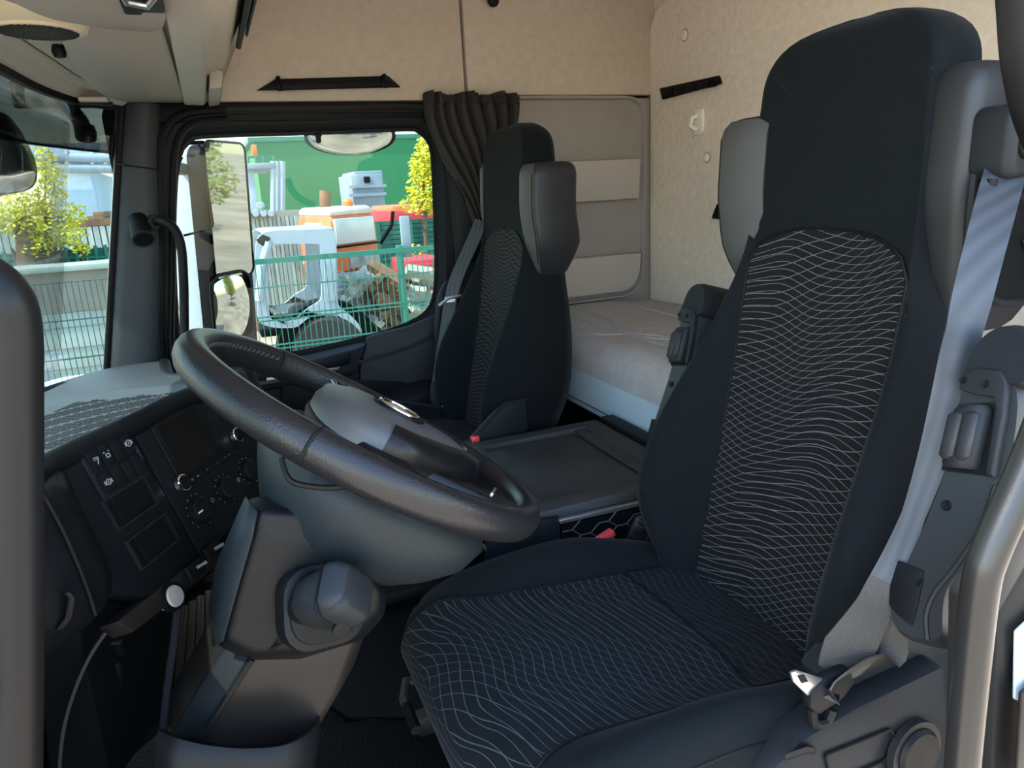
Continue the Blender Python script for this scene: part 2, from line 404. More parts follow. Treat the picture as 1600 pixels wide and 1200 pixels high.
door = struct('door_1', G().loft([Yp(outer, 2.165), Yp(outer, YF+.018), Yp(w3, YF+.018), Yp(w3, YF+.004), Yp(w2, YF+.004), Yp(w1, YF+.035), Yp(win3, YF+.045), Yp(win3, 2.165)], caps=False), m_doorpl, 'dark plastic passenger door with its window frame', cat='door')
obj('window_seal', G().tube(Yp(offs(win3,.004), YF+.044)+[Vector((win3[0].x,YF+.044,win3[0].z))], .007, 6), m_rubber, door)
obj('frame_seal', G().loft([[p+Vector((0,0,0)) for p in Yp(clampo(offs(win3,k)), y)] for k, y in ((.062,YF+.02),(.066,YF-.012),(.078,YF-.014),(.084,YF+.02))], caps=False), m_rubber, door)
# black frame above and in front of the window (in the shade of the liner)
topg = G().span((-.12,YF-.012,1.318), (.80,YF+.02,1.371))
obj('frame_header', topg, m_darker, door, bevel=.004)
obj('curtain_rail', G().span((.02,YF-.022,1.338), (.82,YF-.010,1.346)), m_darker, door)
# lower door skin: swept armrest with grip, pocket
g = G().loft([[Vector((x, YF+.018-d, z)) for x, z, d in r] for r in (
    [(-.2,.56,0),(.05,.565,0),(.25,.572,0),(.42,.590,0),(.44,.59,0)],
    [(-.2,.55,.05),(.05,.555,.05),(.25,.562,.05),(.40,.580,.05),(.435,.588,.04)],
    [(-.2,.50,.065),(.05,.505,.065),(.25,.51,.06),(.37,.515,.055),(.405,.53,.045)],
    [(-.2,.485,.055),(.05,.488,.055),(.25,.492,.05),(.36,.497,.045),(.395,.50,.04)],
    [(-.2,.47,0),(.05,.47,0),(.25,.47,0),(.36,.47,0),(.39,.48,0)])], closed=False, caps=False)
obj('armrest', g, m_bluegrey, door)
obj('grip_recess', G().prism([(x, YF-.035, z) for x, z in ((.06,.552),(.30,.560),(.385,.578),(.375,.535),(.30,.522),(.06,.517))], (0,-.010,0)), m_darker, door, bevel=.004)
obj('door_handle', G().prism([(x, YF-.048, z) for x, z in ((.10,.528),(.34,.533),(.33,.520),(.10,.515))], (0,-.012,0)), m_silver, door, bevel=.003)
skin = [(.45,.612),(.60,.63),(.70,.66),(.80,.72),(.86,.80),(.86,.30),(.40,.30),(.41,.50)]
obj('door_skin', G().prism([(x, YF+.02, z) for x, z in skin], (0,-.03,0)), m_bluegrey, door, bevel=.010)
obj('map_pocket', G().loft([[Vector((x, YF-.01, z)) for x, z in ((.30,.10),(.80,.10),(.80,.42),(.62,.44),(.34,.40))], [Vector((x, YF-.085, z)) for x, z in ((.33,.12),(.77,.12),(.77,.385),(.60,.40),(.37,.365))]]), m_doorpl, door, bevel=.012)
obj('pocket_recess', G().prism([P(px, py, y=YF-.013) for px, py in ((440,596),(545,592),(632,596),(640,612),(628,640),(440,650))], (0,-.004,0)), m_darker, door, bevel=.002)
obj('window_peg', G().box((.366,YF+.02,1.268), (.016,.02,.034)), m_rubber, door, bevel=.006)
# B-pillar strip behind the door, partly under the curtain
trimB = struct('trim_1', G().loft([[Vector((x0,YF+.05,z)), Vector((x0,YF-.015,z)), Vector((x0+.03,YF-.03,z)), Vector((x1,YF-.03,z)), Vector((x1+.01,YF+.05,z))] for x0, x1, z in ((.80,.955,.25),(.79,.95,.75),(.78,.945,1.0),(.775,.945,1.37))]), m_doorpl, 'dark pillar trim behind the passenger door window', cat='trim', bevel=.005)
obj('belt_slider', G().box((.835,YF-.04,.86), (.03,.02,.05)), m_darker, trimB, bevel=.004)

# passenger side window glass
struct('window_1', G().loft([Yp(offs(win3,.01), YF+.052), Yp(offs(win3,.01), YF+.056)]), m_glass, 'passenger door window glass', cat='window', smooth=False)

# windshield: plan curves of its head and foot
head = cr([(-.41,-.02,1.405),(-.41,.6,1.408),(-.405,1.2,1.405),(-.367,1.66,1.398),(-.335,1.88,1.388),(-.275,2.05,1.378),(-.178,2.10,1.366)], 8)
foot = cr([(-.60,-.02,.63),(-.60,.6,.632),(-.59,1.2,.63),(-.545,1.66,.625),(-.51,1.9,.62),(-.45,2.06,.612),(-.352,2.115,.600)], 8)
nH = len(head)-1
def wsh(u, v, off=0):
    i = min(int(u*nH), nH-1); t = u*nH-i
    a = head[i].lerp(head[i+1], t); b = foot[i].lerp(foot[i+1], t)
    p = a.lerp(b, v); p.x -= .02*sin(pi*v)*0
    return p
struct('window_2', G().grid(lambda u, v: wsh(u, v)+Vector((-.012,.01,0)), nH, 8), m_wind, 'curved windshield glass', cat='window', solid=.005, normals=False)
# black seal and beige header strips along the head of the windshield
def alonghead(name, m, prof, par=None, lab=None):
    rings = []
    for i, p in enumerate(head):
        t = (head[min(i+1,nH)]-head[max(i-1,0)]).normalized(); q = Vector((t.y,-t.x,0)).normalized()   # rearward, into the cab
        rings.append([p + q*a + Vz*b for a, b in prof])
    g = G().loft(rings)
    return struct(name, g, m, lab, cat='trim') if lab else obj(name, g, m, par)
hd = alonghead('trim_2', m_beigepl, [(.010,-.004),(.045,-.002),(.062,.010),(.062,.06),(-.02,.06),(-.01,.004)], lab='beige header trim along the top of the windshield')
alonghead('windshield_seal', m_rubber, [(-.012,-.016),(.006,-.018),(.014,-.002),(-.004,.004)], hd)
alonghead('header_strip', m_beigepl, [(.060,.008),(.085,.004),(.100,.012),(.100,.04),(.060,.04)], hd)
alonghead('header_groove', m_dark, [(.098,.016),(.110,.014),(.112,.04),(.098,.04)], hd)
alonghead('header_strip', m_beigepl, [(.108,.010),(.150,.002),(.175,.010),(.175,.05),(.108,.05)], hd)
# A-pillar on the passenger side
rows = []
for t in [i/12 for i in range(13)]:
    z = 1.366 + (.58-1.366)*t
    xl = lerp([(0,-.170),(.18,-.205),(1,-.352)], t); xr = lerp([(0,-.075),(.12,-.095),(.5,-.135),(1,-.205)], t)
    rows.append([Vector((xl-.004,2.155,z)), Vector((xl,2.105,z)), Vector((xl+.012,2.078,z)), Vector((xl+.035,2.060,z)), Vector((xr-.035,2.058,z)), Vector((xr-.008,2.072,z)), Vector((xr,2.10,z)), Vector((xr,2.155,z))])
ap = struct('trim_3', G().loft(rows), m_pillar, 'grey windshield pillar trim on the passenger side', cat='trim', sharp=50)
obj('pillar_seam', G().tube([(-.212,2.085,1.205),(-.195,2.060,1.200),(-.135,2.056,1.190),(-.105,2.075,1.185),(-.10,2.1,1.185)], .0022, 6), m_rubber, ap)
obj('windshield_seal', G().tube([Vector((lerp([(0,-.176),(.18,-.209),(1,-.356)], t), 2.098, 1.366+(.58-1.366)*t)) for t in [i/10 for i in range(11)]], .010, 8), m_rubber, ap)
obj('door_seal', G().tube(cr([(.10,2.085,1.352),(-.02,2.085,1.338),(-.085,2.085,1.27),(-.115,2.085,1.12),(-.150,2.085,.90),(-.185,2.085,.72),(-.20,2.085,.58)], 6), .013, 8), m_rubber, ap)
obj('door_seal', G().tube(cr([(.10,2.095,1.325),(.0,2.095,1.312),(-.052,2.095,1.25),(-.085,2.095,1.10),(-.122,2.095,.88),(-.155,2.095,.70),(-.168,2.095,.58)], 6), .010, 8), m_dark, ap)

# pillar tweeter
tw = thing('tweeter', 'small round black speaker pod on the passenger windshield pillar', 'speaker', P(228,360,y=2.03))
c = P(224,372,y=2.01); d = Vector((.10,-.62,-.55)).normalized()
obj('speaker_body', G().lathe([(.0,-.085),(.026,-.08),(.030,-.06),(.031,0),(.028,.004)], c, d, 20), m_dark, tw)
obj('speaker_rim', G().lathe([(.030,-.004),(.031,.004),(.026,.006),(.025,.0)], c, d, 20), m_bluegrey, tw)
obj('speaker_grille', G().lathe([(.025,.002),(.014,.004),(.0,.005)], c, d, 20), m_darker, tw)
for k in range(-3, 4):
    a = d.cross(Vx).normalized(); b = a.cross(d).normalized(); hw = sqrt(max(.024**2-(k*.0065)**2, 1e-6))
    q = c + b*(k*.0065) + d*.0055
    obj('grille_bar', G().box(q, (2*hw, .0025, .002), (a, b, d)), m_grey, tw)
# grab bar on the passenger pillar
gb = thing('pillar_grab_bar', 'black curved grab bar on the passenger windshield pillar', 'handle', P(287,540,y=1.98))
pth = cr([P(240,347,y=2.05), P(256,346,y=2.0), P(272,357,y=1.985), P(283,385,y=1.98), P(287,440,y=1.98), P(288,500,y=1.98), P(289,570,y=1.98), P(289,600,y=2.02)], 6)
obj('bar', G().tube(pth, .013, 12), m_dark, gb)
obj('mount', G().lathe([(0,0),(.02,0),(.022,.01),(.02,.03),(0,.03)], P(240,347,y=2.06), (0.2,-1,0), 14), m_dark, gb)
obj('mount', G().lathe([(0,0),(.02,0),(.022,.01),(.02,.03),(0,.03)], P(289,600,y=2.06), (0,-1,0), 14), m_dark, gb)

# overhead grab handle
gh = thing('grab_handle', 'long black grab handle with two coat hooks above the passenger window', 'handle', P(512,138,y=2.1))
z0 = 1.400; 
bp = [P(400,142,y=YF), P(430,124,y=YF), P(606,119,y=YF), P(626,137,y=YF)]
obj('base_plate', G().prism(bp, (0,-.010,0)), m_dark, gb if False else gh, bevel=.004)
obj('grip', G().prism([P(410,141,y=YF-.025), P(436,129,y=YF-.025), P(600,123,y=YF-.025), P(618,135,y=YF-.025), P(600,136,y=YF-.025), P(440,142,y=YF-.025)], (0,-.014,0)), m_darker, gh, bevel=.004)
for px, py in ((435,131),(600,127)):
    c = P(px, py, y=YF-.03)
    obj('hook', G().tube([c+Vector((0,.03,.012)), c+Vector((0,-.012,.014)), c+Vector((0,-.022,-.002)), c+Vector((0,-.016,-.022))], lambda t: .008-.002*t, 8), m_darker, gh)
    obj('peg', G().lathe([(0,0),(.011,0),(.011,.008),(0,.010)], c+Vector((0,-.012,-.010)), (0,-1,0), 12), m_dark, gh)
# little black coat peg high on the wall
ck = thing('coat_peg', 'small black coat peg at the top edge of the side lining', 'hook', P(770,3,y=2.1))
obj('peg', G().lathe([(0,-.02),(.012,-.02),(.014,0),(.02,.006),(.016,.016),(0,.02)], P(770,1,y=2.08), (0,-1,-.2), 14), m_dark, ck)
obj('base_plate', G().box(P(768,-4,y=YF-.004), (.05,.010,.03)), m_beigepl, ck, bevel=.004)

# things on the rear wall
av = thing('air_vent', 'slim black air vent on the beige rear wall', 'vent', P(1082,137,x=XR))
q = [P(1034,138,x=XR-.002), P(1126,118,x=XR-.002), P(1130,131,x=XR-.002), P(1038,156,x=XR-.002)]
A = (q[1]-q[0]); B = (q[3]-q[0])
obj('frame', G().prism(q, (-.012,0,0)), m_dark, av, bevel=.004)
ins = [q[0]+A*.05+B*.22, q[0]+A*.95+B*.22, q[0]+A*.95+B*.78, q[0]+A*.05+B*.78]
obj('slot', G().prism([p+Vector((-.0115,0,0)) for p in ins], (-.002,0,0)), m_darker, av)
for k in range(4):
    p = q[0]+A*(.16+.2*k)+B*.5+Vector((-.015,0,0))
    obj('louver', G().box(p, (.006,.055,.022), (Vx, A.normalized(), Vz)), m_dark, av, bevel=.002)
wh = thing('wall_hook', 'small white plastic hook below the rear air vent', 'hook', P(1094,190,x=XR))
c = P(1094,190,x=XR)
obj('base_plate', G().prism(on(c+Vector((-.012,0,0)), Vy, Vz, rrect(.055,.085,.012)), (.012,0,0)), m_hookw, wh, bevel=.004)
obj('hook', G().tube([c+Vector((-.01,.005,.02)), c+Vector((-.03,.006,.012)), c+Vector((-.034,.008,-.012)), c+Vector((-.012,.008,-.024))], .008, 8), m_hookw, wh)
for (px, py, r, lb) in ((1070,55,.017,'round beige button cap above the rear air vent'), (1105,246,.014,'round grey button cap below the white wall hook')):
    t = thing('wall_button', lb, 'button', P(px,py,x=XR), 'button caps on the rear wall')
    obj('cap', G().lathe([(0,0),(r,0),(r,.003),(r*.8,.007),(0,.008)], P(px,py,x=XR), (-1,0,0), 20), m_rear, t)
    obj('collar', G().lathe([(r,0),(r+.004,0),(r+.003,.003),(r,.003)], P(px,py,x=XR), (-1,0,0), 20), m_pocket, t)

bc_ = thing('wall_clip', 'small black clip on the rear wall beside the inner wing of the driver seat', 'clip', P(1121,332,x=XR))
obj('clip_base', G().prism([P(px, py, x=XR-.001) for px, py in ((1119,338),(1127,318),(1132,320),(1132,341))], (-.02,0,0)), m_darker, bc_, bevel=.003)
obj('clip_lip', G().prism([P(px, py, x=XR-.018) for px, py in ((1115,341),(1121,331),(1132,336),(1132,343))], (-.012,0,0)), m_dark, bc_, bevel=.003)

# ================================================================== overhead locker, visors, lamp
ol = thing('overhead_locker', 'beige grained overhead locker above the windshield', 'locker', (0,1.0,1.37))
def yext(prof, y0, y1): return G().loft([[Vector((x, y0, z)) for x, z in prof], [Vector((x, y1, z)) for x, z in prof]])
obj('body', yext([(-.40,1.46),(-.02,1.385),(.0,1.372),(.10,1.425),(.165,1.545),(.19,1.75),(.19,1.93),(-.40,1.93)], -.02, 2.10), m_beigepl, ol, bevel=.006)
obj('front_fascia', yext([(-.004,1.366),(.006,1.364),(.088,1.408),(.098,1.42),(.150,1.52),(.150,1.54),(.09,1.44),(.0,1.384)], -.02, 1.78), m_liner, ol, bevel=.006)
obj('lower_lip', yext([(-.012,1.360),(.042,1.358),(.050,1.372),(.048,1.40),(-.012,1.39)], -.02, 2.06), m_beigepl, ol, bevel=.005)
obj('end_block', yext([(.052,1.356),(.085,1.360),(.092,1.40),(.06,1.41)], 1.72, 2.07), m_visor, ol, bevel=.006)
obj('flap_edge', yext([(.128,1.452),(.140,1.448),(.190,1.60),(.176,1.61)], -.02, 1.72), m_dark, ol, bevel=.003)
obj('flap_edge', yext([(.150,1.470),(.156,1.466),(.202,1.61),(.195,1.62)], -.02, 1.66), m_wingl, ol, bevel=.002)
# passenger sun visor, folded flat
def visor(name, lab, pts, z, th, par=None):
    t = thing(name, lab, 'sun visor', (sum(p[0] for p in pts)/len(pts), sum(p[1] for p in pts)/len(pts), z))
    g = G().loft([[Vector((x,y,z)) for x, y in pts], [Vector((x,y,z+th)) for x, y in pts]])
    obj('panel', g, m_visor, t, bevel=.006)
    return t
v1 = visor('sun_visor', 'flat greige passenger sun visor beside the far side wall', [(-.182,.98),(-.19,1.255),(-.211,1.49),(-.213,1.708),(-.203,1.905),(-.185,1.99),(-.160,2.045),(-.012,2.065),(-.010,1.98),(-.022,.98)], 1.366, .012)
obj('visor_clip', G().box((-.232,1.99,1.366), (.07,.05,.012)), m_beigepl, v1, bevel=.004)
obj('clip_pin', G().tube([(-.27,1.99,1.361), (-.19,2.0,1.356)], .006, 8), m_grey, v1)
v2 = visor('sun_visor', 'lower greige sun visor with a dark grip recess at the top left', [(-.24,.20),(-.225,.72),(-.205,.79),(-.184,.835),(-.170,.885),(-.157,.912),(-.131,.935),(-.097,.962),(-.037,.975),(-.024,.965),(-.016,.94),(-.012,.90),(-.008,.20)], 1.335, .016)
obj('grip_recess', G().box((-.034,.755,1.335), (.046,.145,.010)), m_dark, v2, bevel=.003)
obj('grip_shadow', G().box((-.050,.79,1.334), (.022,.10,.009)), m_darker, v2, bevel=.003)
obj('grip', G().tube([(-.056,.735,1.333),(-.052,.752,1.325),(-.03,.76,1.323),(-.018,.748,1.333)], .0045, 8), m_silver, v2)
# round beige unit with a mesh face
cs = thing('ceiling_speaker', 'round sand coloured roof speaker with a fine mesh face', 'speaker', (-.195,1.075,1.38))
cx_, cy_ = -.198, 1.07; ud = Vector((.60,.80,0)); vd = Vector((-.80,.60,0))
def ellipse(a, b, z, sh=0, n=36): return [Vector((cx_,cy_,z)) + ud*(a*cos(2*pi*k/n)-sh) + vd*(b*sin(2*pi*k/n)) for k in range(n)]
obj('housing', G().loft([ellipse(.115,.085,1.43,.03), ellipse(.105,.082,1.395,.02), ellipse(.085,.076,1.368,.008), ellipse(.070,.066,1.354)]), m_sand, cs, sharp=60)
gr = obj('mesh_face', G().loft([ellipse(.066,.062,1.355), ellipse(.062,.058,1.350), ellipse(.03,.03,1.3495)]), m_sand, cs)
gg = G()
for i in range(-15, 16):
    for j in range(-15, 16):
        x, y = i*.004, j*.004
        if (x/.058)**2+(y/.054)**2 < 1: gg.box(Vector((cx_,cy_,1.3492))+ud*x+vd*y, (.0022,.0022,.001), (ud, vd, Vz))
o = obj('mesh_holes', gg, m_brown, cs, smooth=False); o['kind'] = 'stuff'
obj('knob', G().lathe([(0,0),(.010,.0),(.013,-.012),(.010,-.022),(0,-.024)], P(90,70,z=1.385), (0,0,1), 14), m_dark, cs)
#@@DASH
# ================================================================== dashboard
db = thing('dashboard', 'dark truck dashboard with a blue-grey ribbed top and a driver facing centre panel', 'dashboard', (-.35,1.05,.62))
lip = cr([(-.215,-.02,.80),(-.245,.30,.80),(-.262,.55,.79),(-.2384,.676,.78),(-.20,.745,.78),(-.145,.83,.78),(-.0988,.911,.78),(-.045,1.0,.775),(-.02,1.10,.76),(-.06,1.25,.735),(-.12,1.45,.70),(-.16,1.7,.66),(-.19,2.06,.625)], 8)
nL = len(lip)-1
def at_y(tab, y):
    for p, q in zip(tab, tab[1:]):
        if p.y <= y <= q.y: return p.lerp(q, (y-p.y)/max(1e-6, q.y-p.y))
    return tab[0] if y < tab[0].y else tab[-1]
def zbase(x, y):
    a, b = at_y(lip, y), at_y(foot, y); v = max(0, min(1, (a.x-x)/(a.x-b.x)))
    return a.z + (b.z-.008-a.z)*v + .025*sin(pi*v)*(1-.6*max(0, (y-1.2))/.9 if y > 1.2 else 1), v
def hit(px, py):
    z = .76
    for k in range(40): p = P(px, py, z=z); z = .5*z + .5*zbase(p.x, p.y)[0]
    return p
ledA, ledB = hit(60, 626), hit(225, 606); ledD = (ledB-ledA); ledD.z = 0; ledD.normalize(); ledN = Vector((ledD.y, -ledD.x, 0))
if ledN.dot(Vector((.1, -1, 0))) < 0: ledN = -ledN
def fieldside(x, y): return (Vector((x, y, 0))-Vector((ledA.x, ledA.y, 0))).dot(ledN)      # > 0: on the driver's side of the ledge
def zsurf(x, y):
    z, v = zbase(x, y); return z - .012*max(0, min(1, fieldside(x, y)/.03))*min(1, v/.06)
def dtop(u, v):
    i = min(int(u*nL), nL-1); a = lip[i].lerp(lip[i+1], u*nL-i); b = at_y(foot, a.y)
    x = a.x + (b.x-a.x)*v
    return Vector((x, a.y, zsurf(x, a.y)))
obj('top_pad', G().grid(dtop, 150, 60), m_dash, db, normals=False, sharp=60)
rib = G(); eL = Vector((.5102,.8601,0)); eN = Vector((-.8601,.5102,0))
for j in range(40):
    for i in range(62):
        if i % 6 == 5: continue
        p = Vector((-.144,.8174,0)) + eL*(-.26+.0135*i+.004*(j % 2)) + eN*(.038+.0115*j)
        if fieldside(p.x, p.y) < .035 or p.y < .45: continue
        if p.x < at_y(foot, p.y).x+.05: continue
        p.z = zsurf(p.x, p.y); q = p+eL*.011; q.z = zsurf(q.x, q.y); d = (q-p).normalized(); n_ = d.cross(eN).normalized(); n_ = n_ if n_.z > 0 else -n_
        rib.box((p+q)/2, (.0105,.0026,.0024), (d, n_.cross(d), n_))
o = obj('vent_slots', rib, m_slot, db, smooth=False); o['kind'] = 'stuff'
obj('dash_sun_block', G().span((-.745,-.01,.16), (-.36,2.12,.57)), m_darker, db, bevel=.02)  # box added under the dash to stop sun leaking in and deepen the shade
# padded lip
obj('lip_pad', G().tube([p+Vector((.004,0,-.008)) for p in lip], .017, 12), m_dark, db)
# ---- driver facing centre panel: its own plane
e1 = Vector((.5102, .8601, 0)); nh = Vector((e1.y, -e1.x, 0)); al = radians(20)
dn = nh*sin(al) - Vz*cos(al); NP = (nh*cos(al) + Vz*sin(al)).normalized(); O = Vector((-.144, .8174, .775))
def W(u, v, h=0): return O + e1*u + dn*v + NP*h
def PP(px, py):
    r = c2w(Vector((px-800, 600-py, F))); t = (O-CAM).dot(NP)/r.dot(NP); q = CAM + r*t - O
    return q.dot(e1), q.dot(dn)
def slab(name, pts, h0, h1, m, par, bevel=.002):
    return obj(name, G().loft([[W(u, v, h0) for u, v in pts], [W(u, v, h1) for u, v in pts]]), m, par, bevel=bevel)
def quad(c, du, dv): u, v = c; return [(u-du/2, v-dv/2), (u+du/2, v-dv/2), (u+du/2, v+dv/2), (u-du/2, v+dv/2)]
def quadpx(*pp): return [PP(*q) for q in pp]
slab('switch_panel', [(-.20,.004),(-.012,.004),(-.012,.225),(-.11,.235),(-.20,.16)], -.03, 0, m_panelbk, db, .004)
slab('radio_panel', [(-.009,.004),(.31,.004),(.31,.225),(-.009,.225)], -.03, 0, m_panelbk, db, .004)
slab('side_cheek', [(.312,-.002),(.345,-.002),(.345,.25),(.312,.25)], -.05, .008, m_dark, db, .006)
obj('lower_skirt', G().loft([[W(-.20,.16,-.035), W(-.11,.235,-.035), W(.34,.228,-.035), W(.34,.228,-.10), W(-.2,.16,-.10)], [Vector((-.24,.66,.30)), Vector((-.20,.80,.28)), Vector((-.02,1.15,.28)), Vector((-.10,1.2,.28)), Vector((-.32,.70,.30))]]), m_darker, db)
# eight key switch block
sp = quadpx((134,724),(203,684),(219,727),(151,767))
swc = sum((Vector(q) for q in sp), Vector((0,0)))/4
su, sv = .088, .066; swc = (swc.x, swc.y)
fr = slab('switch_frame', quad(swc, su+.010, sv+.010), 0, .003, m_grey, db)
for r in range(2):
    for k in range(4):
        c = (swc[0]+(k-1.5)*su/4, swc[1]+(r-.5)*sv/2)
        b = slab('switch', quad(c, su/4-.002, sv/2-.003), .003, .008, m_panelbk, db, .0012)
        g = G()
        def ln(a, bb, wd=.0013):
            pa, pb = W(c[0]+a[0], c[1]+a[1], .0085), W(c[0]+bb[0], c[1]+bb[1], .0085); t = (pb-pa); L = t.length; t.normalize()
            g.box((pa+pb)/2, (L, wd, .0006), (t, NP.cross(t), NP))
        if (r, k) == (0, 0): ln((-.004,-.004),(.005,-.003)); ln((.005,-.003),(.0,.006)); ln((-.004,-.001),(.002,-.001),.0009)
        if (r, k) == (0, 1):
            ln((-.003,.004),(.003,.004)); ln((-.003,.004),(-.003,-.001)); ln((.003,.004),(.003,-.001)); ln((-.003,-.001),(.003,-.001)); ln((-.005,-.003),(-.004,-.005)); ln((.005,-.003),(.004,-.005))
        if (r, k) in ((0, 3), (1, 0)):
            g.ring(W(c[0], c[1], .0085), e1, dn, .0045 if r == 0 else .004, .0007, 16, 5); ln((0,-.002),(0,.002)); ln((-.0065,-.003),(-.0065,.003)); ln((.0065,-.003),(.0065,.003))
        if g.v: obj('switch_icon', g, m_print, b, smooth=False)
slab('switch_lamp', quad((swc[0]+su/2-.001, swc[1]+.003), .004, .022), .003, .009, m_bluegrey, db)
# two empty slots
for cpx in ((203,786),(238,845)):
    c = PP(*cpx); w_, h_ = .088, .046
    f = obj('slot_frame', G().loft([[W(c[0]+a*w_/2*s, c[1]+b*h_/2*s2, h) for a, b in ((-1,-1),(1,-1),(1,1),(-1,1))] for s, s2, h in ((1,1,-.001),(1,1,.004),(.93,.88,.004),(.93,.88,-.0))], caps=False), m_grey, db)
    obj('slot_back', G().loft([[W(c[0]+a*w_*.465, c[1]+b*h_*.44, h) for a, b in ((-1,-1),(1,-1),(1,1),(-1,1))] for h in (.0002, .0012)]), m_darker, f)
    for k in range(6): slab('slot_tooth', quad((c[0]+w_*.44, c[1]-h_*.36+k*h_*.144), .003, .003), .001, .004, m_dark, f, 0)
    slab('slot_divider', quad((c[0]-w_*.30, c[1]), .002, h_*.86), .001, .003, m_dark, f, 0)
# screen
scp = (.088, .062)
sc = slab('screen_frame', quad(scp, .128, .102), 0, .004, m_panelbk, db, .003)
slab('screen', quad((scp[0]-.004, scp[1]), .094, .084), .004, .0052, m_screen, sc, 0)
slab('shelf_bar', quad((.10,.122), .17,.006), 0, .004, m_dark, db)
# rotary knobs with bright collars
def knob(cpx, r, hgt, collar, name='knob'):
    c = PP(*cpx); p = W(*c)
    k = obj(name, G().lathe([(r,0),(r*.98,hgt*.8),(r*.86,hgt),(0,hgt)], p, NP, 26), m_dark, db)
    if collar: obj('knob_collar', G().lathe([(r*1.02,.001),(r*1.14,.002),(r*1.12,hgt*.75),(r*1.0,hgt*.85)], p, NP, 26), m_chrome, k)
    else:
        for a in range(0, 300, 27):
            q = p + e1*(r*1.28*sin(radians(a-135))) - dn*(r*1.28*cos(radians(a-135)))
            obj('dial_tick', G().box(q+NP*.0006, (.0012,.0012,.001), (e1, dn, NP)), m_print, k, smooth=False)
    if r > .0205: obj('knob_mark', G().box(p - e1*r*.5 + NP*(hgt+.0003), (r*.55,.0025,.001), (e1, dn, NP)), m_white, k, smooth=False)
    return k
knob((281,757), .0125, .012, True); knob((366,682), .0125, .012, True)
knob((311,798), .021, .010, False, 'dial'); knob((352,764), .019, .010, False, 'dial'); knob((388,736), .019, .010, False, 'dial')
for px, py in ((299,750),(308,745),(322,735),(338,725),(350,717),(356,712)):
    c = PP(px, py); slab('button', quad(c, .008,.006), 0, .002, m_dark, db, .0008)
    obj('button_icon', G().ring(W(c[0], c[1], .0024), e1, dn, .0018, .0004, 10, 4), m_print, db, smooth=False)
for px, py in ((331,782),(372,750)):
    c = PP(px, py); obj('button_icon', G().ring(W(c[0], c[1], .001), e1, dn, .0032, .0005, 12, 4), m_print, db, smooth=False)
slab('air_nozzle', quad((.275,.05), .055,.075), 0, .004, m_darker, db)
for k in range(4): slab('nozzle_louver', quad((.275,.025+k*.017), .05,.004), .003, .010, m_dark, db)
# instrument cluster pod at the left: side cheek with its rounded end
pod = cr([P(30,770,y=.62), P(95,755,y=.62), P(125,800,y=.63), P(160,870,y=.63), P(174,905,y=.63), P(165,945,y=.62), P(120,985,y=.61), P(80,1010,y=.60), P(20,1020,y=.6)], 6)
obj('cluster_pod', G().loft([[p+Vector((-.02,.10,0)) for p in pod], [p+Vector((0,.0,0)) for p in pod], [p+Vector((-.006,-.02,.0)) for p in pod], [p*.6+Vector((-.28,.52,.66))*.4+Vector((-.01,-.03,0)) for p in pod], [p*.1+Vector((-.30,.52,.66))*.9+Vector((-.01,-.03,0)) for p in pod]]), m_dark, db, sharp=50)
obj('pod_crease', G().tube(cr([P(62,760,y=.585), P(100,830,y=.585), P(132,905,y=.585), P(150,960,y=.585)], 6), .003, 6), m_darker, db)
lv = obj('stalk_paddle', G().loft([[P(px+dx, py, y=.55) for dx in (-6,6)]+[P(px+6, py, y=.565), P(px-6, py, y=.565)] for px, py in ((104,925),(112,935),(107,965),(92,985))]), m_dark, db, bevel=.002)
# lower shelf edge strip between the slots and the column
slab('shelf_strip', quadpx((180,972),(335,850),(348,878),(205,990)), -.03, .004, m_brown, db, .003)
for k, (px, py) in enumerate(((297,891),(325,862))):
    c = PP(px, py); p = W(*c)
    pl = slab('socket_block', quad(c, .036,.022), .002, .012, m_darker, db, .003)
    obj('socket_pin', G().tube([p+NP*.012, p+NP*.022+e1*.012], .003, 8), m_silver, pl)
p = W(*PP(265,934))
obj('round_button', G().lathe([(.016,-.008),(.016,.008),(.014,.012),(0,.013)], p, NP, 24), m_pocket, db)
obj('button_ring', G().lathe([(.016,.0),(.021,.0),(.020,.009),(.016,.009)], p, NP, 24), m_darker, db)
# knee side: dark inner walls, vertical ribs
obj('knee_panel', G().prism([P(195,985,y=.86), P(280,940,y=.84), P(262,1135,y=.86), P(120,1260,y=.9)], (-.02,.04,0)), m_darker, db, bevel=.004)
bs = cr([P(278,940,y=.74), P(272,1000,y=.73), P(262,1070,y=.72), P(254,1145,y=.71)], 5)
obj('knee_edge', G().tube(bs, .006, 8), m_bluegrey, db)
for k in range(4):
    a, b = P(287+13*k,946-8*k,y=.80), P(277+17*k,1100-22*k,y=.80)
    obj('knee_rib', G().loft([[a+Vector((-.007,0,0)), a+Vector((.007,0,0)), a+Vector((.007,.03,0)), a+Vector((-.007,.03,0))], [b+Vector((-.007,0,0)), b+Vector((.007,0,0)), b+Vector((.007,.03,0)), b+Vector((-.007,.03,0))]]), m_brown, db, bevel=.004)
obj('knee_back', G().prism([P(270,945,y=.84), P(360,870,y=.86), P(400,1000,y=.86), P(250,1150,y=.84)], (0,.02,0)), m_darker, db)
cv = cr([P(166,985,y=.62), P(140,1025,y=.62), P(118,1075,y=.62), P(103,1125,y=.62), P(96,1170,y=.62), P(94,1215,y=.62)], 6)
obj('knee_trim', G().ribbon(cv, .012, (0,1,0), .002), m_bluegrey, db)
pd = cr([P(158,1000,y=.72), P(190,1005,y=.72), P(197,1050,y=.73), P(180,1110,y=.74), P(150,1200,y=.75), P(140,1260,y=.76), P(85,1260,y=.76), P(100,1150,y=.75), P(125,1060,y=.73)], 4, True)
cc = sum(pd, Vector())/len(pd)
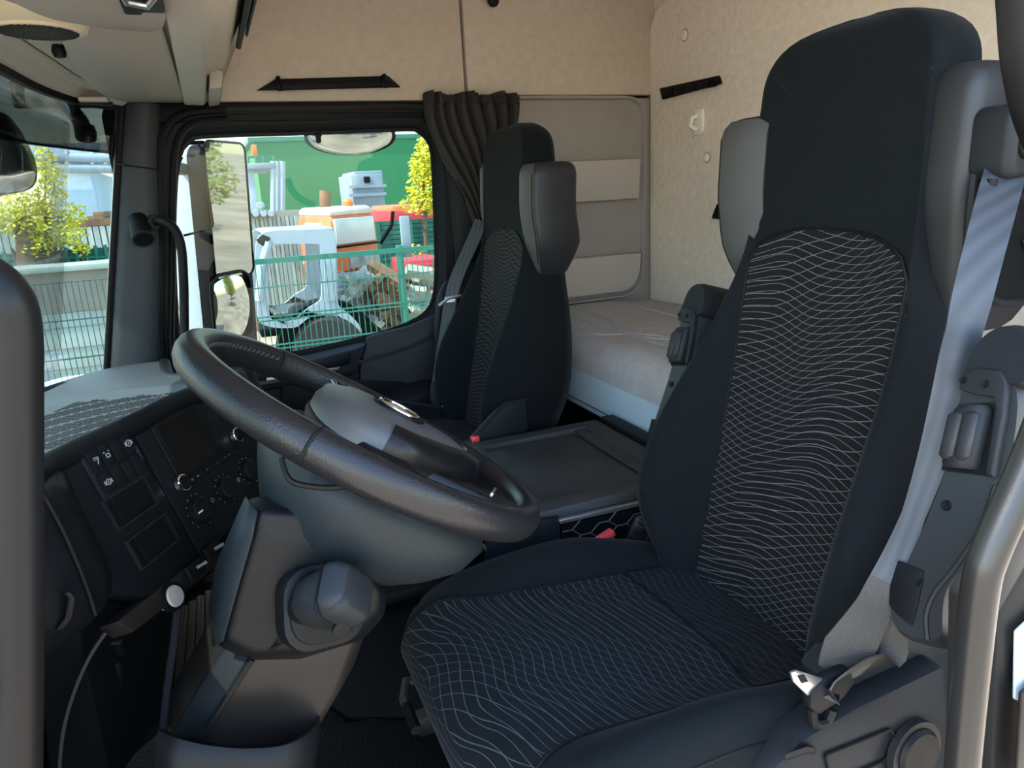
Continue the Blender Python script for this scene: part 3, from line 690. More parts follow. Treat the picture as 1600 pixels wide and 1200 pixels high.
obj('knee_pad', G().loft([[p+Vector((-.02,.05,0)) for p in pd], [p for p in pd], [p.lerp(cc,.25)+Vector((.006,-.012,0)) for p in pd], [p.lerp(cc,.7)+Vector((.008,-.016,0)) for p in pd]]), m_dark, db, sharp=70)
obj('pad_clip', G().tube([P(155,1010,y=.71), P(168,998,y=.70), P(184,1003,y=.70), P(190,1018,y=.71)], .008, 8), m_darker, db)
obj('knee_wall', G().prism([P(-20,1000,y=.86), P(190,985,y=.86), P(130,1270,y=.90), P(-20,1270,y=.9)], (-.03,.03,0)), m_darker, db)
for a, b in (((62,1005),(92,1040)),((92,1040),(66,1115)),((66,1115),(88,1200)),((62,1050),(92,1040)),((62,1145),(88,1200))):
    obj('wall_crease', G().tube([P(*a,y=.80), P(*b,y=.80)], .0010, 5), m_dark, db)

# ================================================================== steering wheel
TL = .600; WC = Vector((.138,.485,.813)); WU = Vector((-cos(TL),0,sin(TL))); WN = Vector((sin(TL),0,cos(TL)))
def K(a, b, h=0): return WC + WU*a + Vy*b + WN*h
sw = thing('steering_wheel', 'large black leather steering wheel with a grey padded hub', 'steering wheel', WC)
R_, r_ = .212, .0185
def rim(a0, a1, rr, m, name, n=40):
    rings = []
    for i in range(n+1):
        a = radians(a0+(a1-a0)*i/n); d = WU*cos(a) + Vy*sin(a); k = rr
        rings.append([WC + d*(R_ + k*cos(2*pi*j/14)*.92) + WN*(k*sin(2*pi*j/14)*1.08) for j in range(14)])
    return obj(name, G().loft(rings), m, sw)
# 0 = twelve o'clock, 90 = towards the passenger
rim(-62, 62, r_, m_leather, 'rim'); rim(118, 298, r_, m_leather, 'rim'); 
rim(62, 118, r_*1.03, m_leather2, 'rim_grip')
for a in (-62, 62, 118, 160):
    d = WU*cos(radians(a)) + Vy*sin(radians(a)); t = WN.cross(d)
    obj('seam', G().ring(WC+d*R_, d, WN, r_*1.03, .0016, 20, 5), m_darker, sw)
for a0, a1 in ((4, 60), (64, 84), (96, 116), (120, 156)):
    a = a0
    while a < a1:
        d = WU*cos(radians(a)) + Vy*sin(radians(a)); t = (Vy*cos(radians(a)) - WU*sin(radians(a)))
        c = WC + d*(R_-r_*.80) + WN*(r_*.45)
        obj('stitch', G().box(c, (.0070,.0020,.0026), ((t*.8+WN*.6).normalized(), d, d.cross((t*.8+WN*.6).normalized()))), m_stitch, sw, smooth=False)
        a += 2.6
# hub pad: domed, wide at the middle and tapering to the foot
def hubring(s, h, n=44):
    out = []
    for k in range(n):
        t = 2*pi*k/n; ca, sa = cos(t), sin(t)
        ra = .095 if ca > 0 else .130
        e = 2.6
        rr = 1/((abs(ca)/ra)**e + (abs(sa)/(.102 if ca > 0 else .102-.030*abs(ca)))**e)**(1/e)
        out.append(K(rr*ca*s-.022, rr*sa*s, h))
    return out
obj('hub_back', G().loft([hubring(.80,-.04), hubring(.95,-.025), hubring(1.0,-.010), hubring(.99,-.004)]), m_darker, sw, sharp=60)
obj('hub_pad', G().loft([hubring(.97,-.006), hubring(.97,.010), hubring(.90,.024), hubring(.66,.032), hubring(.25,.035)]), m_hub, sw, sharp=60)
# darker lower trim plate of the hub
def lowring(sc, h): return [p for k, p in enumerate(hubring(sc, h)) if cos(2*pi*k/44) < .34]
obj('hub_trim', G().loft([lowring(.99,-.004), lowring(.985,.0115), lowring(.91,.0262), lowring(.76,.0322), lowring(.74,.0300)], closed=False, caps=False), m_gloss, sw, normals=False, sharp=50)
# round emblem: ring with three spokes, in a dark recess
ec = K(-.026,.010,.0365)
obj('emblem_recess', G().lathe([(.034,-.004),(.034,.001),(.028,.0005),(0,.0002)], ec, WN, 30), m_gloss, sw)
em = obj('emblem', G().ring(ec+WN*.002, WU, Vy, .026, .0022, 36, 8), m_chrome, sw)
for a in (0, 120, 240):
    d = WU*cos(radians(a)) + Vy*sin(radians(a)); t = WN.cross(d)
    obj('emblem_spoke', G().loft([[ec+WN*.0015+t*.0045, ec+WN*.0045, ec+WN*.0015-t*.0045], [ec+WN*.0015+d*.026+t*.0006, ec+WN*.003+d*.026, ec+WN*.0015+d*.026-t*.0006]]), m_chrome, em, smooth=False)
# spokes
def spoke(a_in, a_out, w0, w1, name='spoke', m=None):
    di = WU*cos(radians(a_in)) + Vy*sin(radians(a_in)); do = WU*cos(radians(a_out)) + Vy*sin(radians(a_out))
    p0, p1 = WC+di*.085-WN*.014, WC+do*(R_-.004)-WN*.004; t = WN.cross((p1-p0).normalized())
    rings = []
    for k in range(7):
        f = k/6; c = p0.lerp(p1, f); w_ = w0+(w1-w0)*(f**.8) + .010*(f > .8)*(f-.8)/.2; h = .014-.004*f
        rings.append([c+t*w_/2-WN*h*.9, c+t*w_/2+WN*h*.6, c+t*w_*.4+WN*h*1.25, c-t*w_*.4+WN*h*1.25, c-t*w_/2+WN*h*.6, c-t*w_/2-WN*h*.9])
    return obj(name, G().loft(rings), m or m_leather, sw, bevel=.003)
for s in (1, -1):
    s1 = spoke(s*88, s*92, .066, .058, m=m_hub if s > 0 else m_darker)
    s2 = spoke(s*132, s*150, .050, .046, m=m_gloss)
    d2 = (WU*cos(radians(150)) + Vy*sin(radians(150))*s)
    obj('spoke_bezel', G().box(WC+d2*.165+WN*.008, (.003,.046,.006), (d2, WN.cross(d2), WN)), m_silver, s2)
    if s < 0: continue
    # button pod on the upper spoke
    di = WU*cos(radians(91)) + Vy*sin(radians(91))*s; t = WN.cross(di)
    c = WC+di*.152+WN*.010
    pod_ = obj('button_pod', G().loft([on(c, di, t, rrect(.070,.044,.016), WN, h) for h in (-.012,.003)]), m_gloss, s1, bevel=.002)
    for k in range(2):
        for q in range(2):
            obj('thumb_button', G().loft([on(c+di*(.016*(2*k-1))+t*(.010*(2*q-1)), di, t, rrect(.028,.016,.006), WN, h) for h in (.002,.006)]), m_chrome if (k+q) % 2 else m_dark, s1, bevel=.0015)
    obj('spoke_bezel', G().tube([c+di*x+t*y+WN*.002 for x, y in rrect(.078,.052,.018)+[rrect(.078,.052,.018)[0]]], .0018, 6), m_silver, s1)
p_ = WU*cos(radians(172)) + Vy*sin(radians(172))
obj('rim_plate', G().loft([[WC+(WU*cos(radians(a))+Vy*sin(radians(a)))*(R_-.0165)+WN*(h) for a in (122,128,134,140)]+[WC+(WU*cos(radians(a))+Vy*sin(radians(a)))*(R_-.0205)+WN*(h) for a in (140,134,128,122)] for h in (-.009,.010)]), m_silver, sw, bevel=.002)

# ================================================================== column shroud, gear console, column
cs_ = thing('steering_column', 'grey moulded steering column with a bowl shaped shroud under the wheel', 'steering column', (-.02,.485,.35))
def oval(a0, b0, h, ra, rb, e=2.5, n=40, pa=0):
    out = []
    for k in range(n):
        t = 2*pi*k/n; ca, sa = cos(t), sin(t)
        rr = 1/((abs(ca)/ra)**e + (abs(sa)/rb)**e)**(1/e)
        out.append(K(a0+rr*ca, b0+rr*sa, h))
    return out
sh = obj('shroud', G().loft([oval(-.03,.005,-.026,.110,.118), oval(-.032,.005,-.036,.140,.138), oval(-.040,.005,-.060,.146,.146), oval(-.042,.005,-.090,.134,.138), oval(-.036,.005,-.118,.112,.118), oval(-.032,.005,-.142,.085,.090), oval(-.030,.005,-.155,.045,.05)]), m_shroud, cs_, sharp=60)
# side hatch with a groove on the shroud
hp = [(430,712),(436,740),(452,756),(500,762),(545,764),(560,740),(520,715)]
def onShroud(px, py): return P(px, py, y=.40)
for a in (178,):
    d = K(0,0)-K(0,0)
hatch = cr([P(440,715,y=.372), P(447,740,y=.362), P(462,755,y=.355), P(505,762,y=.349), P(540,760,y=.347)], 5)
obj('shroud_hatch', G().tube(hatch, .003, 6), m_darker, sh)
obj('shroud_screw', G().lathe([(0,0),(.006,0),(.005,.003),(0,.002)], P(547,884,y=.42), (0,-.3,-1), 12), m_darker, sh)
# gear console: faceted box below the shroud
cp = lambda pp, y: [P(px, py, y=y) for px, py in pp]
face_ = [(350,1000),(374,915),(396,840),(404,798),(470,800),(555,868),(596,925),(594,955),(558,990),(470,1018),(396,1024)]
outl_ = [(337,1008),(331,950),(342,880),(388,775),(470,785),(562,860),(604,922),(602,962),(564,1002),(470,1031),(394,1033)]
f_ = cp(face_, .385); o2_ = cp(outl_, .43); cO = sum(o2_, Vector())/len(o2_); far_ = [cO+(p-cO)*.9+Vector((.02,.17,-.095)) for p in o2_]
gc = obj('gear_console', G().loft([f_, o2_, far_]), m_column, cs_, bevel=.009, seg=3)
obj('console_seam', G().tube([P(392,1028,y=.402), P(452,1000,y=.372), P(462,985,y=.37)], .0018, 6), m_darker, gc)
obj('console_cheek', G().loft([[p+Vector((-.0015,-.0015,0)) for p in (f_[0],f_[1],f_[2],f_[3])], [p+Vector((-.0025,-.0015,0)) for p in (o2_[0],o2_[1],o2_[2],o2_[3])]], closed=False, caps=False), m_shroud, gc, solid=.002, normals=False)
bc = P(508,945,y=.372); ba = (P(560,938,y=.372)-bc).normalized(); bb = (P(508,900,y=.372)-bc).normalized(); bn = Vector((.35,-.9,.25)).normalized()
ba = (ba-bn*ba.dot(bn)).normalized(); bb = bn.cross(ba)
if bb.z < 0: bb = -bb
for (w_, h_, z_, m, nm) in ((.094,.088,.004,m_column,'bezel'),(.082,.076,.007,m_darker,'bezel_well')):
    obj(nm, G().loft([on(bc, ba, bb, rrect(w_,h_,.030), bn, h) for h in (-.02, z_)]), m, gc, bevel=.003)
# gear lever with its faceted knob
gl = thing('gear_lever', 'black and grey gear selector knob pointing out of its bezel on the column', 'gear lever', bc)
ld = Vector((.52,-.74,.42)).normalized(); la = Vector((.62,.05,-.1)); la = (la-ld*la.dot(ld)).normalized(); lb = ld.cross(la)
def kr(c, w_, h_, r): return on(c, la, lb, rrect(w_, h_, r))
q0 = P(474,946,y=.365)
obj('stem', G().loft([kr(q0-ld*.01,.034,.034,.015), kr(q0+ld*.012,.040,.040,.017)]), m_darker, gl)
axis = (P(558,926,y=.325)-q0).normalized(); la = Vector((0,.8,.3)); la = (la-axis*la.dot(axis)).normalized(); lb = axis.cross(la)
L_ = (P(570,929,y=.325)-q0).length
secs = [(0,.030,.036,.012),(.12,.044,.050,.018),(.35,.052,.058,.02),(.60,.056,.056,.016),(.82,.054,.050,.012),(.96,.046,.044,.010),(1.0,.036,.034,.009)]
obj('knob_body', G().loft([kr(q0+axis*(L_*f), a, b, r) for f, a, b, r in secs]), m_grey, gl, sharp=45)
sg = (P(540,880,y=.33)-P(545,915,y=.33)).normalized(); sg = (sg-axis*sg.dot(axis)).normalized()
obj('knob_cap', G().loft([kr(q0+axis*(L_*f)+sg*.004, a, b, .010) for f, a, b in ((.62,.050,.056),(.80,.050,.052),(.97,.040,.042))]), m_bluegrey, gl, bevel=.003)
obj('knob_seam', G().tube([q0+axis*(L_*.60)+la*x+lb*y for x, y in rrect(.058,.060,.016)+[rrect(.058,.060,.016)[0]]], .0016, 6), m_darker, gl)
obj('knob_button', G().lathe([(0,0),(.009,0),(.009,.004),(0,.005)], q0+axis*L_*.45-sg*.02+Vector((.0,-.022,0)), (.2,-1,0), 14), m_darker, gl)
# column body to the floor
colr = []
for pp in ([(352,1003),(396,1024),(560,996),(590,940)], [(306,1078),(352,1094),(528,1086),(558,1030)], [(268,1145),(312,1160),(480,1166),(512,1108)], [(262,1156),(308,1172),(478,1178),(508,1122)]):
    n_ = [P(pp[0][0], pp[0][1], y=.455)] + [P(px, py, y=.425) for px, py in pp[1:3]] + [P(pp[3][0], pp[3][1], y=.45)]
    colr.append(n_ + [n_[3]+Vector((0,.10,0)), n_[0]+Vector((0,.10,0))])
lowc = obj('column_cover', G().loft(colr), m_brown, cs_, bevel=.010, seg=3)
obj('cover_strip', G().loft([[a+Vector((0,-.003,0)), b+Vector((0,-.003,0)), b+Vector((0,.01,0)), a+Vector((0,.01,0))] for a, b in ((P(356,1004,y=.448),P(390,1022,y=.421)), (P(309,1078,y=.448),P(348,1093,y=.421)), (P(271,1145,y=.448),P(308,1158,y=.421)))]), m_doorpl, cs_, bevel=.003)
obj('cover_groove', G().tube([P(393,1030,y=.416), P(352,1094,y=.416), P(312,1158,y=.416)], .004, 6), m_darker, cs_)
bt = cr([P(246,1143,y=.40), P(275,1156,y=.38), P(330,1168,y=.372), P(390,1172,y=.372), P(450,1165,y=.375), P(492,1140,y=.40), P(500,1110,y=.44)], 6)
obj('base_collar', G().loft([[p+Vector((0,.025,-.018)) for p in bt], [p for p in bt], [p+Vector((-.004,-.012,-.012)) for p in bt], [p+Vector((-.02,.0,-.09)) for p in bt], [p+Vector((-.06,.03,-.25)) for p in bt]], closed=False, caps=False), m_column, cs_, sharp=60, solid=.004)
obj('column_foot', G().loft([[Vector((x,y,z)) for x, y in ((-.22,.40),(.02,.40),(.02,.56),(-.22,.56))] for z in (0,.36)]), m_darker, cs_, bevel=.02)

# ================================================================== floor mat, centre console, bunk
fm = tag(obj('floor_mat', G().prism([(-.45,.02,.001),(.34,.02,.001),(.30,.90,.001),(.16,.99,.001),(-.45,1.0,.001)], (0,0,.012)), m_floor, bevel=.005), 'grained rubber floor mat between the column and the driver seat', 'mat')
fm2 = tag(obj('tunnel_mat', G().prism([(.12,1.01,.001),(.32,.92,.001),(.50,1.0,.001),(.50,1.36,.001),(-.05,1.36,.001)], (0,0,.010)), m_mat, bevel=.004), 'smooth grey rubber mat in front of the centre console', 'mat')
cc_ = thing('centre_console', 'low dark storage console with a recessed tray top between the seats', 'console', (.72,1.08,0))
obj('body', G().span((.535,.862,.0), (.95,1.305,.435)), m_doorpl, cc_, bevel=.008)
fr_ = [Vector((x,y,.46)) for x, y in ((.515,.858),(.90,.858),(.90,1.312),(.515,1.312))]
tin = [Vector((x,y,.46)) for x, y in ((.548,.905),(.845,.905),(.845,1.270),(.548,1.270))]
dz = lambda ps, d: [p+Vector((0,0,d)) for p in ps]
obj('tray_frame', G().loft([dz(fr_,-.03), dz(fr_,-.002), [p.lerp(Vector((.70,1.08,.46)),.02) for p in fr_], tin, dz(tin,-.012), dz(tin,-.03)], caps=False), m_tray, cc_, bevel=.002)
obj('tray_mat', G().span((.548,.905,.440), (.808,1.27,.449)), m_traymat, cc_, bevel=.003)
obj('tray_lid', G().span((.812,.905,.440), (.845,1.27,.457)), m_traymat, cc_, bevel=.003)
obj('rear_lid', G().span((.905,.862,.43), (.95,1.305,.468)), m_dark, cc_, bevel=.004)
# front/near side: silver strip and cord net in front of a dark box
obj('front_corner', G().prism([P(762,835,y=.845), P(850,812,y=.845), P(876,808,y=.845), P(876,880,y=.845), P(762,895,y=.845)], (0,.016,0)), m_doorpl, cc_, bevel=.004)
a, b = P(874,813,y=.838), P(1010,782,y=.838)
obj('silver_strip', G().loft([[a, a+Vector((0,0,-.010)), a+Vector((0,.012,-.010)), a+Vector((0,.012,0))], [b, b+Vector((0,0,-.010)), b+Vector((0,.012,-.010)), b+Vector((0,.012,0))]]), m_silver, cc_, bevel=.002)
obj('net_box', G().span((.56,.845,.20), (.94,.861,.425)), m_darker, cc_)
net = G()
for i in range(9):
    for j in range(6):
        x = .56+.042*i; z = .415-.034*j
        if i % 2: z -= .017
        net.tube([(x,.842,z),(x+.021,.840,z)], .0016, 5)
        net.tube([(x+.021,.840,z),(x+.042,.842,z-.017)], .0016, 5); net.tube([(x+.021,.840,z),(x+.042,.842,z+.017)], .0016, 5)
o = obj('net_cords', net, m_net, cc_); o['kind'] = 'stuff'
obj('front_strut', G().tube([P(752,850,y=.86), P(768,868,y=.85), P(776,880,y=.845)], .004, 6), m_silver, cc_)
obj('front_bracket', G().prism([P(738,850,y=.87), P(752,850,y=.87), P(757,862,y=.87), P(750,868,y=.87)], (0,.02,0)), m_grey, cc_, bevel=.002)

bk = thing('sleeper_bunk', 'pale quilted bunk mattress on a light blue base board along the rear wall', 'bunk', (1.28,1.05,.3))
def matt(u, v):
    x = .985 + u*.61; y = .04 + v*2.05
    z = .625 + .012*sin(pi*u) + .004*sin(v*23)*sin(u*9)
    e = min(u/.10, 1); z -= .05*(1-e)**2.2
    return Vector((x, y, z))
top = G().grid(matt, 24, 60)
top.loft([[matt(0, v/60) for v in range(61)], [matt(0, v/60)+Vector((-.008,0,-.035)) for v in range(61)], [matt(0, v/60)+Vector((.0,0,-.085)) for v in range(61)]], closed=False, caps=False)
mt = obj('mattress', top, m_matt, bk, sharp=70, normals=False)
def qp(pts): return [matt(u, v)+Vector((0,0,.001)) for u, v in [(p.x, p.y) for p in cr([(a, b, 0) for a, b in pts], 8)]]
for q in ([(.18,.98),(.24,.80),(.22,.62),(.24,.40),(.2,.1)], [(.40,.98),(.36,.84),(.28,.78),(.26,.68),(.36,.62),(.42,.5)], [(.10,.84),(.14,.76),(.26,.72),(.34,.66),(.30,.56)], [(.72,.98),(.7,.7),(.72,.4)]):
    obj('quilt_seam', G().tube(qp(q), .0035, 6), m_matt, mt)
bd = obj('base_board', G().prism([(.968,.04,z_) for z_ in (0,)] and [(.960,0,.432),(.975,0,.425),(.992,0,.53),(.975,0,.535)], (0,2.09,0)), m_board, bk, bevel=.004)
obj('board_groove', G().span((.9605,.05,.4475), (.9665,2.08,.4495)), m_grey, bk)
obj('box_below', G().span((1.05,.04,.0), (1.59,2.09,.43)), m_darker, bk)
obj('bunk_rail', G().span((.99,.04,.40), (1.02,2.09,.43)), m_doorpl, bk, bevel=.004)

# curtain gathered at the rear edge of the side window
cu = thing('curtain', 'dark pleated curtain gathered at the rear edge of the passenger window', 'curtain', (.85,2.05,.8))
def cur(u, v):
    z = 1.392 - v*.62
    xl = lerp(smooth_tab([(0,.705),(.15,.715),(.35,.76),(.6,.83),(.85,.885),(1,.90)]), v); xr = lerp(smooth_tab([(0,1.04),(.12,1.03),(.35,.99),(.6,.97),(.85,.955),(1,.95)]), v)
    x = xl + (xr-xl)*u; am = .020*(1-.35*v)
    ph = 2*pi*8.5*(u+.06*sin(7*v+u*4))
    y = 2.065 + am*sin(ph) - .01*sin(3*ph)*.3 - .02*sin(pi*v)
    x += .006*cos(ph)
    if v < .03: y += .012*sin(ph*2.3)
    return Vector((x, y, z + .006*sin(u*17)*(v < .02)))
obj('cloth', G().grid(cur, 150, 26), m_curtain, cu, solid=.003, normals=False, sharp=80)
obj('heading_tape', G().grid(lambda u, v: cur(u, .02+v*.04)+Vector((0,-.004,0)), 150, 2), m_curtain, cu, solid=.003, normals=False)
obj('tie_cord', G().tube([cur(.0,.98)+Vector((-.01,-.03,0)), cur(.5,1)+Vector((0,-.04,-.01)), cur(1,.98)+Vector((.01,-.03,0))], .004, 6), m_dark, cu)
# ================================================================== seats
T_xf = smooth_tab([(.33,.705),(.40,.718),(.50,.738),(.62,.766),(.75,.795),(.87,.815),(.95,.826),(1.1,.831),(1.2,.836),(1.25,.844),(1.272,.856),(1.285,.880)])
T_W = smooth_tab([(.33,.165),(.40,.195),(.47,.240),(.56,.272),(.66,.262),(.76,.232),(.86,.196),(.95,.168),(1.03,.161),(1.14,.159),(1.19,.155)]) + [(1.19+.095*sin(pi/2*k/24), .155*max(.14, (1-sin(pi/2*k/24)**2.6)**(1/2.6))) for k in range(1, 25)]
T_wp = smooth_tab([(.33,.135),(.45,.138),(.6,.143),(.75,.148),(.95,.152),(1.285,.15)])
T_bp = smooth_tab([(.33,.03),(.42,.06),(.52,.098),(.62,.100),(.72,.075),(.82,.042),(.92,.016),(1.0,.006),(1.1,.003),(1.285,.0)])
T_T = smooth_tab([(.33,.15),(.6,.15),(.9,.12),(1.1,.105),(1.22,.095),(1.262,.075),(1.285,.03)])
def bfront(y, z):
    W = lerp(T_W, z); wp_ = min(lerp(T_wp, z), W*.93); a = abs(y); x = lerp(T_xf, z)
    if a <= wp_: return x + .010*(1-(a/wp_)**2)*(1 if z < 1 else .4)
    t = min(1, (a-wp_)/(W-wp_)); k = lerp(T_bp, z)
    return x - k*sin(pi*min(1, t*.86)) + .018*t**4
def seat(dx, dy, dz, m, lab, belt_front=False):
    """m=+1: outer (door) side towards -y; m=-1: mirrored"""
    D = Vector((dx, dy, dz))
    def q(x, y, z): return Vector((x+dx, dy + y*m, z+dz))
    s = thing('truck_seat', lab, 'seat', q(.5, 0, 0))
    # backrest body
    rings = []
    zs = [.33+.0125*i for i in range(69)] + [1.19+.095*sin(pi/2*k/12) for k in range(1, 13)]
    for z in zs:
        W = lerp(T_W, z); T = lerp(T_T, z); N = 36
        fr = [(-W + 2*W*i/N) for i in range(N+1)]
        r = [q(bfront(y, z), y, z) for y in fr]
        xe = bfront(W, z); xb = lerp(T_xf, z) + T
        r += [q(xe+(xb-xe)*.35, W*1.005, z), q(xe+(xb-xe)*.75, W*.985, z), q(xb, W*.88, z), q(xb+.012, W*.4, z), q(xb+.012, -W*.4, z), q(xb, -W*.88, z), q(xe+(xb-xe)*.75, -W*.985, z), q(xe+(xb-xe)*.35, -W*1.005, z)]
        rings.append(r)
    bk_ = obj('backrest', G().loft(rings), m_velour, s, sharp=75)
    # woven centre panel with its arched head
    def bp(u, v):
        yy = -1+2*u; z0 = .395; 
        ztop = .938 + .062*sqrt(max(0, 1-abs(yy)**2.3)); z = z0 + (ztop-z0)*v
        w_ = lerp(T_wp, z)-.001; y = yy*w_
        return y, z
    obj('backrest_panel', G().grid(lambda u, v: q(bfront(*bp(u, v))-.0025, *bp(u, v)), 26, 60, uv=lambda u, v: bp(u, v)), m_pat, bk_, normals=False, sharp=80)
    edge = [bp(0, k/24) for k in range(25)] + [bp(k/20, 1) for k in range(1, 20)] + [bp(1, 1-k/24) for k in range(25)]
    obj('panel_seam', G().tube([q(bfront(y, z)-.0025, y, z) for y, z in edge], .0026, 6), m_darker, bk_)
    # bolster / head seam lines
    # cushion
    def ctop(x, y):
        a = abs(y); t = max(0, min(1, (a-.165)/.105)); bx = lerp(smooth_tab([(.20,.0),(.27,.018),(.38,.045),(.50,.060),(.60,.046),(.70,.024),(.78,.010)]), x)
        z = .438 - .042*max(0, (x-.32)/.4) + bx*sin(pi*min(1, t*.72))*1.0 - .050*t**5
        f = max(0, (.285-x)/.085); z -= .050*f**2.2
        z -= .006*(1-(min(a,.165)/.165)**2)
        return z
    rings = []
    xs = [.198,.200,.206,.214] + [.225+.0185*i for i in range(29)]
    for x in xs:
        W = .268 - .045*max(0, (.27-x)/.07)**2; N = 30
        r = [q(x, -W+2*W*i/N, ctop(x, -W+2*W*i/N)) for i in range(N+1)]
        zb = .315; 
        r += [q(x, W+.006, ctop(x, W)-.035), q(x, W, zb+.02), q(x, W-.02, zb), q(x, -W+.02, zb), q(x, -W, zb+.02), q(x, -W-.006, ctop(x, W)-.035)]
        rings.append(r)
    cu_ = obj('cushion', G().loft(rings), m_velour, s, sharp=75)
    def fl(x): return .168 + .050*max(0, 1-(x-.198)/.13)**1.5
    def cpan(x0, x1, curve=0):
        def f(u, v):
            yy = -1+2*v; x = x0(yy)+(x1(yy)-x0(yy))*u if callable(x0) else x0+(x1-x0)*u
            return x, yy*min(fl(x), .268-.045*max(0, (.27-x)/.07)**2-.012)
        return f
    rear = lambda yy: .585+.018*(1-yy*yy)
    f1 = cpan(lambda yy: .200, rear); f2 = cpan(lambda yy: rear(yy)+.002, lambda yy: .735)
    lift = lambda x, y: q(x - (.003 if x < .24 else 0), y, ctop(x, y)+.0022)
    g = G().grid(lambda u, v: lift(*f1(u**1.35, v)), 60, 26, uv=lambda u, v: f1(u**1.35, v))
    base = len(g.v)
    obj('cushion_panel', g, m_pat2, cu_, normals=False, sharp=80)
    # the same cloth rolls down over the front edge
    def ff(u, v):
        y = (-1+2*v)*fl(.2)*.97; z0 = ctop(.2, y)
        return q(.197-.010*sin(pi*min(1,u*1.1)), y*(1-.06*u), z0+.0015-(z0-.325)*u)
    obj('cushion_front', G().grid(ff, 10, 26, uv=lambda u, v: (.2-.11*u, (-1+2*v)*fl(.2)*.97)), m_pat2, cu_, normals=False, sharp=80)
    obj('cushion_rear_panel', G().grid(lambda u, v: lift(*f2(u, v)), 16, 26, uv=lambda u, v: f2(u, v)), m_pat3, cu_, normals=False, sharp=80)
    obj('cushion_seam', G().tube([lift(rear(yy)+.001, yy*fl(.59)) for yy in [-1+.1*i for i in range(21)]], .0024, 6), m_darker, cu_)
    for sg in (1, -1):
        obj('panel_seam', G().tube([lift(x, sg*min(fl(x), .268-.045*max(0, (.27-x)/.07)**2-.012)) for x in [.200+.0178*i for i in range(31)]], .0024, 6), m_darker, cu_)
        obj('bolster_seam', G().tube([q(x, sg*.262, ctop(x, .262)-.004) for x in [.25+.016*i for i in range(28)]], .002, 6), m_darker, cu_)
    # plastic pan, front lever, base box
    obj('seat_pan', G().loft([[q(x, y, z) for x, y in ((.215,-.245),(.74,-.262),(.74,.262),(.215,.245))] for z in (.26,.325)]), m_darker, s, bevel=.012)
    obj('suspension_base', G().loft([[q(x, y, z) for x, y in ((.28-e,-.20-e),(.74,-.20-e),(.74,.20+e),(.28-e,.20+e))] for z, e in ((.0,.02),(.06,.02),(.10,-.02),(.20,-.02),(.26,.02))]), m_darker, s, bevel=.01)
    obj('front_lever', G().tube([q(.225,.20,.295), q(.190,.205,.300), q(.178,.17,.298), q(.178,.10,.292)], .009, 8), m_dark, s)
    obj('slide_rail', G().span(q(.20,.185,.20), q(.60,.215,.235)), m_darker, s, bevel=.004)
    # side wings of the upper backrest
    def wing(sg, name, zt, zb, hole=False):
        y0, y1 = (.158, .206 if hole else .236)
        def sec(z, k=0):
            f = (z-zb)/(zt-zb); yo = y1 - (.058 if not hole else .012)*max(0, 1-f*2.6)**1.4
            xf_ = lerp([(.86,.856),(.95,.828),(1.05,.815),(1.2,.822)], z) + (.016 if hole else 0); xb_ = xf_ + (.135 if not hole else .20)*(.55+.45*min(1, f*3.2))
            return xf_, xb_, yo
        rr = []
        zz = [zb, zb+.004, zb+.015] + [zb+.03+(zt-zb-.06)*i/10 for i in range(11)] + [zt-.015, zt-.004, zt]
        for i, z in enumerate(zz):
            e = {0:.018, 1:.008, 2:.002, len(zz)-1:.022, len(zz)-2:.010, len(zz)-3:.003}.get(i, 0)
            xf_, xb_, yo = sec(z); xf_ += e; xb_ -= e; yo -= e; yi = y0 - .03
            rr.append([q(x, sg*y, z) for x, y in ((xf_+.012, yi), (xf_, yi+.03), (xf_, yo-.018), (xf_+.006, yo-.005), (xf_+.018, yo), (xb_-.015, yo), (xb_, yo-.015), (xb_, yi))])
        wg = obj(name, G().loft(rr), m_wing, s, sharp=50)
        if hole: return wg
        obj('wing_face', G().loft([[p+Vector((-.0008,0,0)) for p in r[:4]] for r in rr[1:-1]], closed=False, caps=False), m_wingl if not hole else m_wing, wg, normals=False)
        obj('wing_seam', G().tube([q(sec(z)[0]+.003, sg*(sec(z)[2]-.009), z) for z in zz[4:-3]], .0014, 6), m_darker, wg)
        return wg
    wi = wing(1, 'inner_wing', 1.172, .858); wo_ = wing(-1, 'outer_wing', 1.198, .862, True)
    if m == 1:
        # recess and belt height guide in the outer wing
        def qs(pp, y): return [q(x, y, z) for x, z in pp]
        rc = cr([(x,0,z) for x, z in ((.860,1.130),(.94,1.148),(1.02,1.13),(1.02,.93),(.93,.905),(.865,.945),(.848,1.0),(.847,1.09))], 5, True)
        rc = [(p.x, p.z) for p in rc]
        cx, cz = .935, 1.03
        sc_ = lambda k: [(cx+(x-cx)*k, cz+(z-cz)*k) for x, z in rc]
        obj('recess', G().loft([qs(sc_(1.0), -.2068), qs(sc_(.93), -.2072)]), m_darker, wo_, sharp=60)
        obj('recess_rim', G().loft([qs(sc_(1.04), -.206), qs(sc_(1.02), -.211), qs(sc_(.97), -.211), qs(sc_(.94), -.205)], caps=False), m_grey, wo_)
        bgx = P(1580,222,y=dy-.228)
        gx, gz = bgx.x-dx, bgx.z-dz
        hb = obj('belt_guide', G().loft([[q(gx+a, -.212-h, gz+b) for a, b in rrect(.060+k,.076+k,.016)] for h, k in ((-.01,.006),(.030,.006),(.040,-.006))]), m_grey, wo_, bevel=.003)
        obj('guide_button', G().loft([[q(gx+a, -.212-h, gz+.006+b) for a, b in rrect(.046,.052,.012)] for h in (.036,.046)]), m_gloss, hb, bevel=.004)
